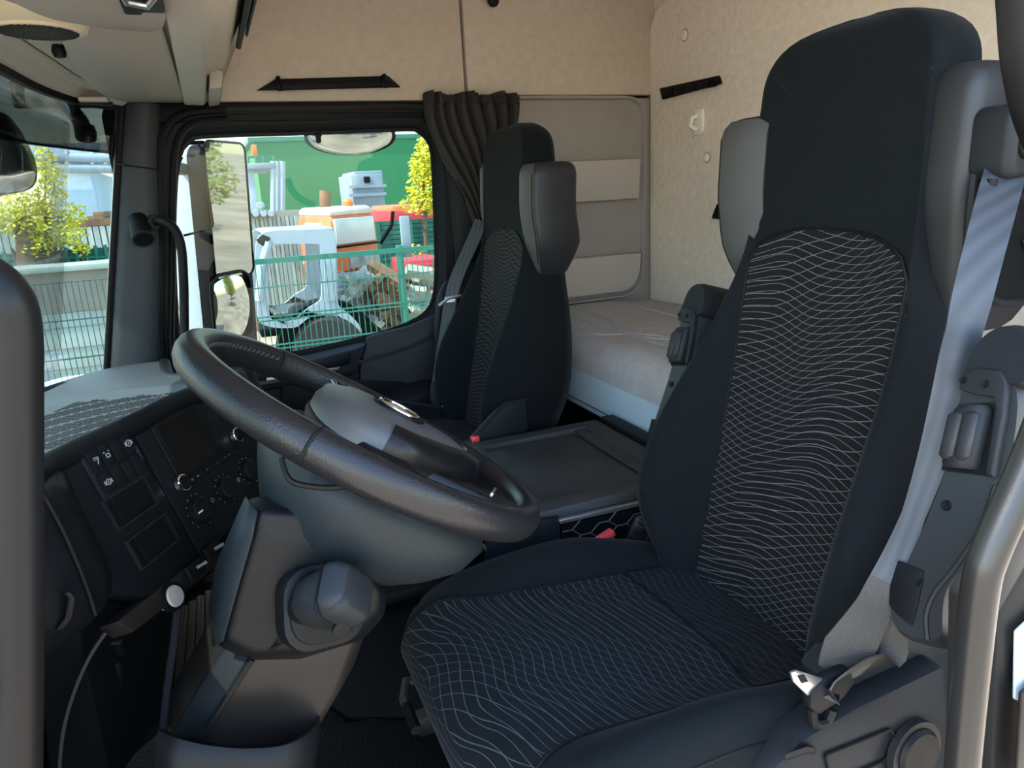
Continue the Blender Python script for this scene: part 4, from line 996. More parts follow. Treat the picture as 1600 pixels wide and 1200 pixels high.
        obj('belt_loop', G().tube([q(gx+a, -.235, gz-.052+b) for a, b in ((-.036,.012),(-.038,-.004),(-.030,-.010),(0,-.010),(.030,-.010),(.038,-.004),(.036,.012))], .0065, 10), m_dark, hb)
        for k in range(2):
            obj('recess_rib', G().tube([q(.945+.03*k, -.212, .985-.01*k), q(1.0+.02*k, -.212, .925+.01*k)], .003, 6), m_grey, wo_)
    # recliner knuckle and side cover
    yo = -.285
    if m == 1:
        sc2 = [(1200,1215),(1252,1160),(1345,1105),(1480,1040),(1490,1110),(1480,1240),(1180,1260)]
        ps = [P(px, py, y=dy-.293) for px, py in sc2]
        sd_ = obj('side_cover', G().prism(ps, (0,.05,0)), m_doorpl, s, bevel=.012)
        ps = [P(px, py, y=dy-.296) for px, py in ((1290,1180),(1390,1140),(1405,1160),(1380,1190),(1300,1225))]
        obj('cover_groove', G().tube(ps+[ps[0]], .0022, 6), m_darker, sd_)
        kc = P(1425,1172,y=dy-.30)
        kn = obj('recliner_knob', G().lathe([(.034,-.006),(.034,.010),(.030,.015),(.012,.016),(0,.013)], kc, (0,-1,.1), 28), m_dark, sd_)
        obj('knob_ring', G().lathe([(.036,-.002),(.042,-.002),(.042,.008),(.036,.008)], kc, (0,-1,.1), 28), m_grey, sd_)
        obj('side_lever', G().loft([[P(px, py, y=y) for y in (dy-.305, dy-.295)] + [P(px, py+12, y=y) for y in (dy-.295, dy-.305)] for px, py in ((1225,1178),(1262,1165),(1275,1168))]), m_dark, sd_, bevel=.003)
        # upright side plate behind it, with a round cap
        ps = [P(px, py, y=dy-.262) for px, py in ((1300,1075),(1400,960),(1500,985),(1500,1090),(1330,1130))]
        pl_ = obj('side_plate', G().prism(ps, (0,.06,0)), m_grey, s, bevel=.01)
        obj('plate_cap', G().lathe([(.011,0),(.011,.003),(.009,.004),(0,.004)], P(1435,1042,y=dy-.263), (0,-1,0), 18), m_grey, pl_)
    return s
def armrest(name, lab, off, ynew):
    """armrest folded up along the backrest: padded top, bracket with a fluted roller, arm with a hatch"""
    TH = .085
    B0, T0 = P(1420,960,y=.155), P(1533,622,y=.155); ax_ = (T0-B0).normalized(); nn = Vector((ax_.z, 0, -ax_.x))
    mv = Vector() if off is None else P(*off, y=ynew) - P(1533,600,y=.155)
    def A(px, py, h=0):
        r = c2w(Vector((px-800, 600-py, F))); t = (B0-CAM).dot(nn)/r.dot(nn); return CAM + r*t + mv + nn*h
    a = thing(name, lab, 'armrest', A(1450,1000,.04))
    def ext(pp, rims): 
        c = sum((A(*q) for q in pp), Vector())/len(pp)
        return G().loft([[(A(*q)-c)*k + c + nn*h for q in pp] for h, k in rims])
    def sm(pp, n=3): return [(v.x, v.y) for v in cr([(q[0],q[1],0) for q in pp], n, True)]
    body = sm([(1512,586),(1499,622),(1486,690),(1472,745),(1438,830),(1400,912),(1387,955),(1396,988),(1430,1006),(1468,1004),(1472,960),(1480,925),(1510,880),(1546,820),(1574,750),(1590,680),(1594,600),(1560,574)])
    obj('arm', ext(body, ((0,.95),(.010,1),(.035,1.03),(TH-.010,1.02),(TH,.955))), m_arm, a, sharp=50)
    pad = sm([(1512,590),(1518,558),(1538,526),(1568,508),(1600,510),(1620,535),(1618,580),(1600,606)])
    obj('top_pad', ext(pad, ((-.006,.90),(.006,1),(TH-.006,1.05),(TH+.010,.97))), m_doorpl, a, sharp=60)
    obj('roller_well', ext([(1498,632),(1570,628),(1548,745),(1472,735)], ((-.0015,1),(.004,1))), m_darker, a)
    def RR(s_, t_): 
        p, q, r, u = A(1500,634), A(1556,632), A(1476,732), A(1534,738)
        return p.lerp(q, t_).lerp(r.lerp(u, t_), s_)
    axr = (RR(1,.5)-RR(0,.5)).normalized(); pr_ = (RR(.5,1)-RR(.5,0)); wr_ = pr_.length/2; pr_.normalize()
    rl = obj('roller', G().loft([[RR(s_, .5) + pr_*(wr_*k_*cos(2*pi*j/24)) + nn*(-.004+.016*k_*sin(2*pi*j/24)) for j in range(24)] for s_, k_ in ((.02,.82),(.10,1.0),(.90,1.0),(.98,.85))]), m_grey, a, sharp=45)
    for t_ in (.27, .70):
        obj('flute', G().loft([[RR(s_, t_) + pr_*(.0085*e*cos(2*pi*j/12)) + nn*(-.0185-.0035*sin(2*pi*j/12)*e) for j in range(12)] for s_, e in ((.13,.4),(.18,1),(.80,1),(.86,.4))]), m_wing, rl, sharp=60)
    br = obj('bracket', ext([(1510,582),(1540,576),(1572,580),(1582,600),(1578,650),(1560,748),(1548,744),(1564,640),(1560,622),(1530,618),(1506,610)], ((-.010,.97),(-.007,1),(.004,1))), m_grey, a, bevel=.002)
    for px, py in ((1514,596),(1549,602)): obj('bracket_screw', G().lathe([(0,0),(.004,0),(.0035,.002),(0,.001)], A(px,py,-.010), -nn, 12), m_darker, br)
    obj('arm_screw', G().lathe([(0,0),(.006,0),(.005,.002),(0,.001)], A(1479,790,-.0005), -nn, 12), m_darker, a)
    obj('arm_hatch', ext([(1404,876),(1444,892),(1442,912),(1434,950),(1426,978),(1404,962),(1390,945),(1392,915)], ((-.002,1),(.003,1))), m_dark, a, bevel=.001)
    obj('hatch_clip', ext([(1436,906),(1442,904),(1440,914),(1434,916)], ((-.0035,1),(.001,1))), m_darker, a)
    obj('arm_ridge', G().tube(cr([A(*q,-.0005) for q in ((1556,760),(1530,830),(1490,890),(1462,925),(1448,960),(1450,1000))], 5), .003, 6), m_grey, a)
    return a
s1 = seat(0, .485, 0, 1, 'near driver seat with black velour bolsters and a wavy woven centre panel')
s2 = seat(-.045, 1.625, -.03, -1, 'far passenger seat with a wavy woven panel beside the gathered curtain')
armrest('folded_armrest', 'grey folded armrest with a fluted roller on the door side of the driver seat', None, 0)
armrest('folded_armrest', 'grey folded armrest peeking out between the driver seat and the bunk', (1072,494), .80)

# passenger side bracket next to the tray, with the red buckle
ps = [(735,690),(792,628),(823,622),(826,672),(800,690),(745,700)]
sb = thing('seat_side_shield', 'dark plastic side shield of the passenger seat beside the console tray', 'side shield', P(785,690,y=1.345))
obj('shield', G().prism([P(px, py, y=1.335) for px, py in ps], (0,.03,0)), m_doorpl, sb, bevel=.008)
obj('shield_edge', G().tube([P(px, py, y=1.333) for px, py in ((738,688),(792,630),(822,624))], .004, 6), m_grey, sb)
bu = thing('belt_buckle', 'small red and grey belt buckle beside the passenger seat shield', 'buckle', P(740,688,y=1.33))
p = P(742,686,y=1.32); obj('buckle_body', G().tube([P(700,700,y=1.34), P(735,690,y=1.325)], .008, 8), m_grey, bu)
obj('release_button', G().box(p, (.022,.014,.016)), m_red, bu, bevel=.003)
bu = thing('belt_buckle', 'bright red belt buckle sticking up behind the driver cushion', 'buckle', P(935,842,y=.79))
p0, p1 = P(925,852,y=.782), P(958,830,y=.782); d = (p1-p0).normalized(); t = d.cross(Vy).normalized()
obj('release_button', G().box((p0+p1)/2, ((p1-p0).length, .020, .013), (d, Vy, t)), m_red, bu, bevel=.004)
obj('buckle_body', G().tube([p0-d*.10-Vz*.06, p0-d*.002], .012, 8), m_darker, bu)
rm = thing('bed_remote', 'small grey button remote clipped beside the driver seat', 'remote', P(1000,830,y=.80))
c = P(999,829,y=.79); d = (P(990,848,y=.79)-P(1005,812,y=.79)).normalized(); n_ = Vector((-.35,-.85,.4)).normalized(); n_ = (n_-d*n_.dot(d)).normalized(); t = d.cross(n_)
obj('case', G().loft([on(c, d, t, rrect(.060,.036,.012), n_, h) for h in (-.012,.004)]), m_grey, rm, bevel=.003)
for k in range(3): obj('key', G().loft([on(c+d*(-.018+.018*k), t, d, rrect(.020,.012,.005), n_, h) for h in (.003,.006)]), m_dark, rm, bevel=.0015)
obj('holder', G().loft([on(c+d*.045, d, t, rrect(.05,.040,.008), n_, h) for h in (-.03,.001)]), m_darker, rm, bevel=.003)

# seat belts
sbelt = thing('seat_belt', 'blue-grey seat belt hanging from the driver seat shoulder guide down to its metal tongue', 'seat belt', P(1300,1060,y=.2))
bpth = cr([P(1578,255,y=.262), P(1566,285,y=.245), P(1540,380,y=.215), P(1510,500,y=.195), P(1484,620,y=.192), P(1450,740,y=.190), P(1410,850,y=.190), P(1375,930,y=.190), P(1335,1000,y=.192), P(1300,1052,y=.195)], 7)
nb = len(bpth); wid = [lerp([(0,.046),(.30,.046),(.48,.034),(.62,.024),(.8,.040),(.92,.060),(1,.040)], i/(nb-1)) for i in range(nb)]
drs = [Vector((1, lerp([(0,-.25),(.35,-.3),(.5,-1.6),(.65,-2.2),(.8,-.5),(1,-.3)], i/(nb-1)), lerp([(0,-.05),(.6,.2),(1,.35)], i/(nb-1)))) for i in range(nb)]
kb = int(nb*.74)
obj('webbing', G().ribbon(bpth[:kb+1], wid[:kb+1], drs[:kb+1], .0009), m_belt, sbelt, sharp=60)
obj('lower_webbing', G().ribbon(bpth[kb:], wid[kb:], drs[kb:], .0009), m_belt2, sbelt, sharp=60)
lapp = cr([P(1378,955,y=.19), P(1385,985,y=.186), P(1372,1030,y=.185), P(1330,1050,y=.184), P(1292,1075,y=.185), P(1283,1090,y=.19)], 6)
obj('lap_webbing', G().ribbon(lapp, [lerp([(0,.02),(.3,.05),(.7,.05),(1,.03)], i/(len(lapp)-1)) for i in range(len(lapp))], Vector((.5,-.4,.75)), .0009), m_belt2, sbelt, sharp=60)
tp = [P(px, py, y=.184) for px, py in ((1236,1052),(1246,1048),(1290,1062),(1292,1078),(1262,1088),(1240,1066))]
tg = obj('tongue', G().prism(tp, (.0,.004,0)), m_silver, sbelt, bevel=.0015)
obj('tongue_slot', G().prism([P(px, py, y=.1835) for px, py in ((1246,1056),(1256,1054),(1262,1064),(1252,1067))], (0,-.0008,0)), m_darker, tg)
obj('tongue_cover', G().prism([P(px, py, y=.180) for px, py in ((1268,1086),(1292,1062),(1330,1045),(1338,1068),(1318,1095),(1280,1120),(1266,1108))], (0,.016,0)), m_dark, sbelt, bevel=.005)
obj('anchor_loop', G().tube(cr([P(1268,1105,y=.19), P(1272,1130,y=.195), P(1290,1128,y=.2), P(1300,1108,y=.2)], 5), .006, 8), m_dark, sbelt)
sb2 = thing('seat_belt', 'grey seat belt hanging slack along the door side of the passenger seat', 'seat belt', P(690,600,y=1.92))
bp2 = cr([P(752,345,y=1.90), P(735,385,y=1.91), P(715,430,y=1.92), P(705,465,y=1.925), P(698,510,y=1.92), P(690,560,y=1.91), P(684,605,y=1.90), P(682,625,y=1.89)], 6)
obj('webbing', G().ribbon(bp2, .046, Vector((1,-.9,.25)), .001), m_belt, sb2, sharp=60)
c = P(703,468,y=1.90); obj('clip', G().tube([P(686,478,y=1.9), P(700,466,y=1.895), P(720,462,y=1.895)], .006, 8), m_silver, sb2)
obj('clip_body', G().box(c, (.035,.012,.018)), m_white, sb2, bevel=.003)
obj('retractor', G().loft([[P(682+dx, py, y=y) for dx, y in ((-w_,1.87),(w_,1.87),(w_,1.92),(-w_,1.92))] for py, w_ in ((596,8),(605,10),(622,9),(640,5))]), m_bluegrey, sb2, bevel=.004)
obj('buckle_stalk', G().tube([P(690,640,y=1.86), P(702,620,y=1.85), P(708,600,y=1.86)], .007, 8), m_rust, sb2)
hb2 = thing('assist_bar', 'curved grey grab handle low on the pillar beside the passenger seat', 'handle', P(680,520,y=2.05))
obj('bar', G().tube(cr([P(712,440,y=2.06), P(698,446,y=2.03), P(688,470,y=2.02), P(684,520,y=2.02), P(686,570,y=2.04)], 6), .012, 10), m_bluegrey, hb2)
obj('mount', G().lathe([(0,0),(.018,0),(.016,.012),(0,.014)], P(712,440,y=2.075), (0,-1,0), 12), m_dark, hb2)
obj('mount', G().lathe([(0,0),(.018,0),(.016,.012),(0,.014)], P(686,572,y=2.075), (0,-1,0), 12), m_dark, hb2)
# ================================================================== doorway handrails and edge
hr = thing('entry_handrail', 'blurred dark grab rail at the front edge of the open driver doorway', 'handrail', P(18,1300,y=.1))
pa = cr([P(-60,430,y=.12), P(-30,440,y=.105), P(2,470,y=.10), P(14,520,y=.10), P(16,620,y=.10), P(18,800,y=.10), P(20,1000,y=.10), P(20,1250,y=.10), P(20,1500,y=.1)], 6)
obj('rail', G().tube(pa, .0145, 16), m_bar2, hr)
obj('foot', G().lathe([(0,-.03),(.03,-.03),(.028,0),(.016,.012)], pa[-1], (0,0,1), 16), m_dark, hr)
hr2 = thing('entry_handrail', 'bent grey grab rail at the rear edge of the open driver doorway', 'handrail', P(1500,1300,y=.0))
pa = cr([P(1490,1420,y=-.005), P(1497,1300,y=-.005), P(1505,1180,y=-.005), P(1518,1040,y=-.005), P(1532,915,y=-.005), P(1548,860,y=-.005), P(1590,765,y=-.005), P(1625,680,y=-.005), P(1650,600,y=-.005), P(1655,480,y=-.005), P(1640,380,y=.005)], 6)
obj('rail', G().tube(pa, .0135, 16), m_bar, hr2)
obj('foot', G().lathe([(0,-.02),(.026,-.02),(.024,0),(.015,.012)], pa[0], (0,0,1), 16), m_dark, hr2)
# padded pillar edge, top right
pe = cr([P(1615,-90,y=-.0), P(1619,0,y=-.0), P(1625,90,y=-.0), P(1645,180,y=-.0), P(1680,250,y=-.0), P(1740,330,y=.01)], 6)
struct('trim_4', G().tube(pe, .021, 16), m_rubber, 'dark padded pillar edge at the top right of the open doorway', cat='trim')
# rear doorway pillar, low down
rp = struct('trim_5', G().prism([P(px, py, y=.03) for px, py in ((1560,960),(1640,820),(1700,1300),(1545,1300))], (0,.05,0)), m_darker, 'black sill and pillar foot at the rear of the open doorway', cat='trim', bevel=.006)
obj('sill_plate', G().prism([P(px, py, y=.025) for px, py in ((1582,985),(1640,930),(1640,1110),(1580,1090))], (0,-.004,0)), m_board, rp, bevel=.003)
obj('sill_strip', G().prism([P(px, py, y=.015) for px, py in ((1590,1080),(1640,1040),(1640,1260),(1580,1260))], (0,-.004,0)), m_brown, rp, bevel=.002)
# ================================================================== outside the truck
GZ = -1.30
struct('ground', G().span((-60,-40,GZ-.1), (80,70,GZ)), m_ground, 'dry sandy yard ground outside the truck', cat='ground')
tag(obj('pale_road', G().span((-14,3.2,GZ), (-.9,8.1,GZ+.03)), m_lawn, bevel=.01), 'pale grey strip of road seen through the windshield below the wall', 'road')
def shell(name, m, par, a, b, y, dep, bevel=.02):
    """box whose face stands at depth y between two pixels"""
    p, q = P(*a, y=y), P(*b, y=y)
    return obj(name, G().span((p.x, y, q.z), (q.x, y+dep, p.z)), m, par, bevel=bevel)
# green hall
gbd = thing('green_building', 'large green metal clad hall behind the orange truck', 'building', P(560,330,y=32))
a, b = P(396,222,y=32), P(800,200,y=32)
obj('wall', G().span((a.x,32,GZ), (b.x,44,a.z)), m_gwall, gbd, smooth=False)
obj('roof_edge', G().span((a.x-.2,31.9,a.z), (b.x,44,a.z+.18)), m_gfence, gbd)
obj('base_strip', G().span((a.x,31.9,GZ), (b.x,32,P(500,330,y=32).z)), m_conc, gbd)
# pale box building at the left
pb = thing('pale_building', 'pale blue box building with roof pipes beyond the tree', 'building', P(130,340,y=18))
shell('body', m_bluebox, pb, (66,268), (200,560), 18, 5)
shell('upper_block', m_bluebox, pb, (40,225), (215,252), 18.6, 4)
for py in (246, 262): obj('roof_pipe', G().tube([P(20,py,y=17.8), P(215,py+2,y=17.8)], .10, 10), m_tank, pb)
for px in (105, 145, 165): obj('pipe_stand', G().tube([P(px,268,y=17.8), P(px,236,y=17.8)], .05, 8), m_wpaint, pb)
# pale tank block with white pipes, left part of the side window
tb = thing('process_tank', 'pale blue square tank with white pipes left of the green hall', 'tank', P(410,335,y=18))
shell('body', m_bluebox, tb, (372,262), (426,480), 18, 2.5)
for px in (427,433,441): obj('pipe', G().tube([P(px,252,y=17.9), P(px,337,y=17.9)], .07, 10), m_wpaint, tb)
shell('top_cap', m_tank, tb, (366,256), (430,263), 17.8, 2.8)
shell('railing', m_gfence, tb, (386,244), (430,246), 17.9, .05, 0)
for px in (388,400,412,428): obj('rail_post', G().tube([P(px,244,y=17.9), P(px,257,y=17.9)], .03, 6), m_gfence, tb)
hb_ = thing('blue_tower', 'small pale tower with an orange sign panel behind the square tank', 'tower', P(395,250,y=24))
shell('body', m_wpaint, hb_, (372,222), (402,430), 24, 2); shell('sign_panel', m_amber, hb_, (392,226), (403,243), 23.9, .1)
# dark grey tank
gt = thing('grey_tank', 'grey ribbed tank with a hatch in front of the green hall', 'tank', P(575,325,y=20))
shell('body', m_tank, gt, (548,273), (602,322), 20, 2)
shell('top_rim', m_tank, gt, (552,268), (598,274), 20.1, 1.8); shell('hatch', m_dark, gt, (569,276), (579,285), 19.9, .12)
for py in (290,303): shell('rib', m_tank, gt, (546,py), (604,py+2), 19.9, .1, 0)
for px in (552,598): obj('leg', G().tube([P(px,320,y=20.2), Vector((P(px,320,y=20.2).x, 20.2, GZ))], .12, 8), m_tank, gt)
# corrugated bins and white rolls
cb = thing('corrugated_container', 'pale ribbed container behind the white cab shell', 'container', P(420,370,y=14))
a, b = P(370,338,y=14), P(468,372,y=14)
obj('body', G().span((a.x,14,GZ), (b.x,16,a.z)), m_corr, cb)
for k in range(14): obj('rib', G().box((a.x+(b.x-a.x)*(k+.5)/14,13.97,(a.z+GZ)/2), (.06,.06,a.z-GZ-.1)), m_corr, cb)
obj('top_rail', G().span((a.x-.05,13.94,a.z-.05), (b.x+.05,14.05,a.z+.06)), m_conc, cb)
for k, (px, py, lb) in enumerate(((389,333,'leftmost white roll on the pale ribbed container'),(401,333,'second white roll from the left on the pale ribbed container'),(413,333,'third white roll on the pale ribbed container'),(424,333,'rightmost white roll on the pale ribbed container'),(407,321,'topmost white roll of the heap on the ribbed container'))):
    tag(obj('white_roll', G().lathe([(0,-.5),(.055,-.5),(.065,-.46),(.065,.46),(.055,.5),(0,.5)], P(px,py,y=14.2), (.1,1,0), 14), m_wpaint), lb, 'roll', 'white rolls on the container')
# long corrugated container on the left, netting, low wall
lc = thing('corrugated_container', 'long pale ribbed container behind the yellow tree', 'container', P(90,400,y=12))
a, b = P(-60,352,y=12), P(185,346,y=12)
obj('body', G().span((a.x,12,GZ), (b.x,14,b.z)), m_corr, lc)
for k in range(22): obj('rib', G().box((a.x+(b.x-a.x)*(k+.5)/22,11.97,(b.z+GZ)/2), (.07,.06,b.z-GZ-.1)), m_corr, lc)
obj('top_rail', G().span((a.x,11.93,b.z-.04), (b.x,12.05,b.z+.06)), m_rust, lc)
for k, (px, w_) in enumerate(((148,30),(155,22))):
    tag(obj('pallet', G().span(P(px-w_/2,338-7*k,y=12.6), P(px+w_/2,346-7*k,y=12.6)+Vector((0,1,0))), m_rust, bevel=.02), ['lower brown pallet load on the long ribbed container', 'upper brown pallet load on the long ribbed container'][k], 'pallet')
nt = thing('netting_screen', 'dark green netting screen above the low concrete wall', 'screen', P(90,437,y=9))
a, b = P(-60,402,y=9), P(190,437,y=9)
g = obj('net', G().span((a.x,9,b.z-.2), (b.x,9.03,a.z)), m_gnet, nt)
for k in range(16): obj('net_post', G().tube([Vector((a.x+(b.x-a.x)*k/15,8.97,b.z-.2)), Vector((a.x+(b.x-a.x)*k/15,8.97,a.z+.03))], .022, 6), m_gfence, nt)
for py in (404,412,420,428): obj('net_rail', G().tube([P(-60,py+3,y=8.96), P(190,py-3,y=8.96)], .014, 5), m_gfence, nt)
lw = thing('low_wall', 'low brownish concrete wall behind the near wire fence', 'wall', P(90,490,y=8.2))
a, b = P(-80,438,y=8.2), P(190,438,y=8.2)
zz_ = P(90,490,y=8.2).z
obj('upper_band', G().span((a.x,8.2,zz_), (b.x,8.6,a.z)), m_wallband, lw, bevel=.01); obj('lower_panel', G().span((a.x,8.22,GZ), (b.x,8.6,zz_)), m_wallpale, lw, bevel=.01)
for py in (515,548,580): obj('wall_joint', G().span((a.x,8.212,P(90,py,y=8.2).z), (b.x,8.23,P(90,py,y=8.2).z+.012)), m_wallband, lw)
obj('coping', G().span((a.x,8.12,a.z), (b.x,8.7,a.z+.06)), m_lawn, lw, bevel=.01)
# trees
def tree(lab, base, trunk_top, blobs, n, ls, m, trunks=1, tr=.07, name='leafy_tree', grp=None):
    t = thing(name, lab, 'tree', base, grp)
    g = G()
    for k in range(trunks):
        off = Vector(((k-(trunks-1)/2)*.35, .1*k, 0))
        tg_ = Vector(trunk_top)+off*1.8
        obj('trunk', G().tube([Vector(base)+off*.6, (Vector(base)+off*.6).lerp(tg_,.4)+Vector((.04,.02,0)), tg_], lambda f: tr*(1-.6*f), 7), m_bark, t)
    for c, r in blobs:
        c = Vector(c)
        obj('branch', G().tube([Vector(trunk_top)-Vector((0,0,.3)), Vector(trunk_top).lerp(c,.5)+Vector((0,0,.05)), c], lambda f: tr*.45*(1-.7*f), 5), m_bark, t)
        for i in range(int(n*r[0]*r[2])):
            while True:
                v = Vector((random.uniform(-1,1), random.uniform(-1,1), random.uniform(-1,1)))
                if .2 < v.length < 1: break
            p = c + Vector((v.x*r[0], v.y*r[1], v.z*r[2])); s = ls*random.uniform(.6,1.3)
            a = Vector((random.uniform(-1,1), random.uniform(-1,1), random.uniform(-.6,.6))).normalized(); b = a.orthogonal().normalized(); cc = a.cross(b)
            g.add([p-a*s, p+b*s*.5, p+a*s, p-b*s*.5], [(0,1,2,3)])
    o = obj('foliage', g, m, t, smooth=False, normals=False); o['kind'] = 'stuff'
    return t
Yt = 8.8
tp_ = lambda px, py, y=Yt: P(px, py, y=y)
tree('bright yellow-green young tree seen through the windshield', Vector((tp_(75,435).x, Yt, GZ)), tp_(72,385),
     [(tp_(72,255),(.11,.2,.22)),(tp_(86,285),(.13,.2,.22)),(tp_(72,315),(.12,.2,.25)),(tp_(25,325),(.26,.3,.17)),(tp_(40,350),(.25,.3,.18)),(tp_(74,355),(.20,.3,.28)),(tp_(112,335),(.17,.2,.13)),(tp_(105,365),(.20,.3,.14)),(tp_(128,388),(.09,.1,.08)),(tp_(60,385),(.17,.3,.12)),(tp_(12,345),(.16,.2,.15))], 8500, .026, m_leafy, 2, .035)
tag(obj('tree_stump', G().lathe([(0,0),(.16,0),(.13,.35),(.10,.62),(.05,.72),(0,.70)], tp_(54,437,y=8.8)-Vector((0,0,.05)), (.05,0,1), 10), m_bark), 'brown broken stump beside the young yellow tree', 'stump')
Yt2 = 13
tree('yellow-green conifer at the right edge of the side window', Vector((P(664,420,y=Yt2).x, Yt2, GZ)), P(662,330,y=Yt2),
     [(P(664,228,y=Yt2),(.16,.3,.28)),(P(662,262,y=Yt2),(.30,.3,.35)),(P(668,295,y=Yt2),(.40,.4,.35)),(P(664,318,y=Yt2),(.5,.4,.22)),(P(676,250,y=Yt2),(.3,.3,.5))], 3200, .05, m_leafy, 1, .08, 'conifer')
tree('small yellow shrub behind the green fence post', Vector((P(640,400,y=12).x, 12, GZ)), P(640,398,y=12), [(P(640,388,y=12),(.2,.2,.10)),(P(646,394,y=12),(.2,.2,.10))], 2500, .045, m_leafy, 1, .03, 'yellow_shrub')
tree('olive bushy tree standing along the yard behind the truck', (9.5,4.4,GZ), (9.5,4.4,.2), [((9.5,4.4,1.3),(1.3,1.3,1.2)),((9.9,4.2,2.4),(.9,.9,.9)),((9.0,4.8,.6),(1.,1.,.6))], 3200, .055, m_leafg, 1, .12, 'bushy_tree')
tree('second olive tree farther along the yard behind the truck', (16,6.5,GZ), (16,6.5,.5), [((16,6.5,1.8),(1.8,1.8,1.5)),((15.5,6.0,3.2),(1.2,1.2,1.0))], 1500, .08, m_leafg, 1, .14, 'bushy_tree')
# red trailer and dark green slatted fence
rt = thing('red_trailer', 'long trailer with a red and orange tarpaulin at the right of the side window', 'trailer', P(640,345,y=15))
shell('tarp', m_redtarp, rt, (610,330), (735,350), 15, 2.4, .04); shell('top_tarp', m_opaint, rt, (612,322), (735,331), 15.1, 2.2, .06)
shell('frame', m_darker, rt, (606,350), (735,356), 15, 2.3)
for px in (622,700): obj('wheel', G().lathe([(0,-.15),(.42,-.15),(.5,-.10),(.5,.10),(.42,.15),(0,.15)], Vector((P(px,400,y=15.3).x, 15.3, GZ+.5)), (0,1,0), 18), m_tire, rt)
obj('axle_frame', G().span((P(612,400,y=15.5).x,15.4,GZ+.45), (P(735,400,y=15.5).x,16.8,P(640,356,y=15).z)), m_darker, rt)
dg = thing('green_slat_fence', 'dark green slatted fence in front of the red trailer', 'fence', P(640,400,y=13))
a, b = P(588,346,y=13.2), P(740,400,y=13.2)
for k in range(9):
    z = b.z + (a.z-b.z)*(k+.5)/9; obj('slat', G().box(((a.x+b.x)/2,13.2,z), (b.x-a.x,.03,(a.z-b.z)/9*.86)), m_gnet, dg)
for k in range(4): obj('post', G().box((a.x+(b.x-a.x)*k/3,13.16,(GZ+a.z)/2), (.08,.06,a.z-GZ)), m_gfence, dg)
tag(obj('dark_hedge', G().span((a.x-.2,13.4,GZ), (b.x,13.8,b.z+.05)), m_gnet, bevel=.05), 'dark green plank wall below the slatted fence', 'wall')
rb = thing('red_pallet_box', 'red slatted crate at the right edge behind the wire fence', 'crate', P(655,450,y=10))
shell('body', m_redtarp, rb, (636,408), (700,452), 10, 1, .02)
for py in (415,427,439): shell('slat', m_redtarp, rb, (634,py), (702,py+7), 9.95, .06, .005)
# orange truck cab
oc = thing('orange_truck', 'old orange truck cab with a beacon and exhaust stack behind the white shell', 'truck', P(525,440,y=11))
def PZ(px, py, y): return P(px, py, y=y)
L_, C_, R__ = PZ(472,400,12.6), PZ(523,402,10.8), PZ(592,402,11.4)
zt = PZ(523,338,10.8).z; zb = PZ(523,402,10.8).z - .25
plan = [Vector((L_.x,L_.y,0)), Vector((C_.x,C_.y,0)), Vector((R__.x,R__.y,0)), Vector((R__.x+L_.x-C_.x, R__.y+L_.y-C_.y,0))]
cen_ = sum(plan, Vector())/4
def planring(z, k): return [cen_+(p-cen_)*k+Vector((0,0,z)) for p in plan]
obj('cab_body', G().loft([planring(zb,1.0), planring(zb+.45,1.01), planring(zt-.05,.98), planring(zt+.04,.90)]), m_opaint, oc, bevel=.05, seg=3)
obj('roof', G().loft([planring(zt+.0,.97), planring(zt+.10,.94), planring(zt+.13,.80)]), m_dish, oc, bevel=.04)
def onface(p, q, u0, u1, z0, z1, push, m, nm, par=oc, bevel=.02):
    d = (q-p); n_ = Vector((d.y,-d.x,0)).normalized(); n_ = n_ if n_.y < 0 else -n_
    o_ = [p+d*u+Vector((0,0,z))+n_*push for u, z in ((u0,z0),(u1,z0),(u1,z1),(u0,z1))]
    return obj(nm, G().prism(o_, -n_*.06), m, par, bevel=bevel)
H = zt-zb; b0 = Vector((0,0,0))
onface(plan[1], plan[2], .06, .94, zb+H*.50, zb+H*.95, .03, m_winlight, 'windscreen')
onface(plan[1], plan[2], .02, .98, zb+H*.44, zb+H*.48, .05, m_darker, 'wiper_rail', bevel=.005)
onface(plan[1], plan[2], .30, .98, zb+H*.05, zb+H*.25, .04, m_scrap, 'grille', bevel=.01)
onface(plan[1], plan[2], -.02, 1.02, zb-.25, zb+.0, .08, m_scrap, 'bumper', bevel=.02)
onface(plan[0], plan[1], .25, .72, zb+H*.56, zb+H*.88, .02, m_winlight, 'side_window')
onface(plan[0], plan[1], .20, .78, zb+H*.05, zb+H*.52, .02, m_opaint, 'door')
obj('exhaust_stack', G().tube([PZ(508,335,12), PZ(508,298,12)], .09, 10), m_rust, oc)
obj('beacon', G().lathe([(0,0),(.09,0),(.09,.03),(.07,.05),(.08,.13),(.05,.17),(0,.18)], PZ(545,328,11.6), (0,0,1), 14), m_amber, oc)
obj('mirror_arm', G().tube([PZ(595,380,10.9), PZ(612,352,10.7), PZ(614,330,10.7)], .03, 6), m_darker, oc)
for px in (490, 560): obj('wheel', G().lathe([(0,-.15),(.42,-.15),(.5,-.10),(.5,.10),(.42,.15),(0,.15)], Vector((PZ(px,440,11.6).x, 11.4, GZ+.5)), (.3,1,0), 20), m_tire, oc)
obj('chassis', G().span((L_.x,11.6,GZ+.5), (R__.x,13,zb)), m_rust, oc)
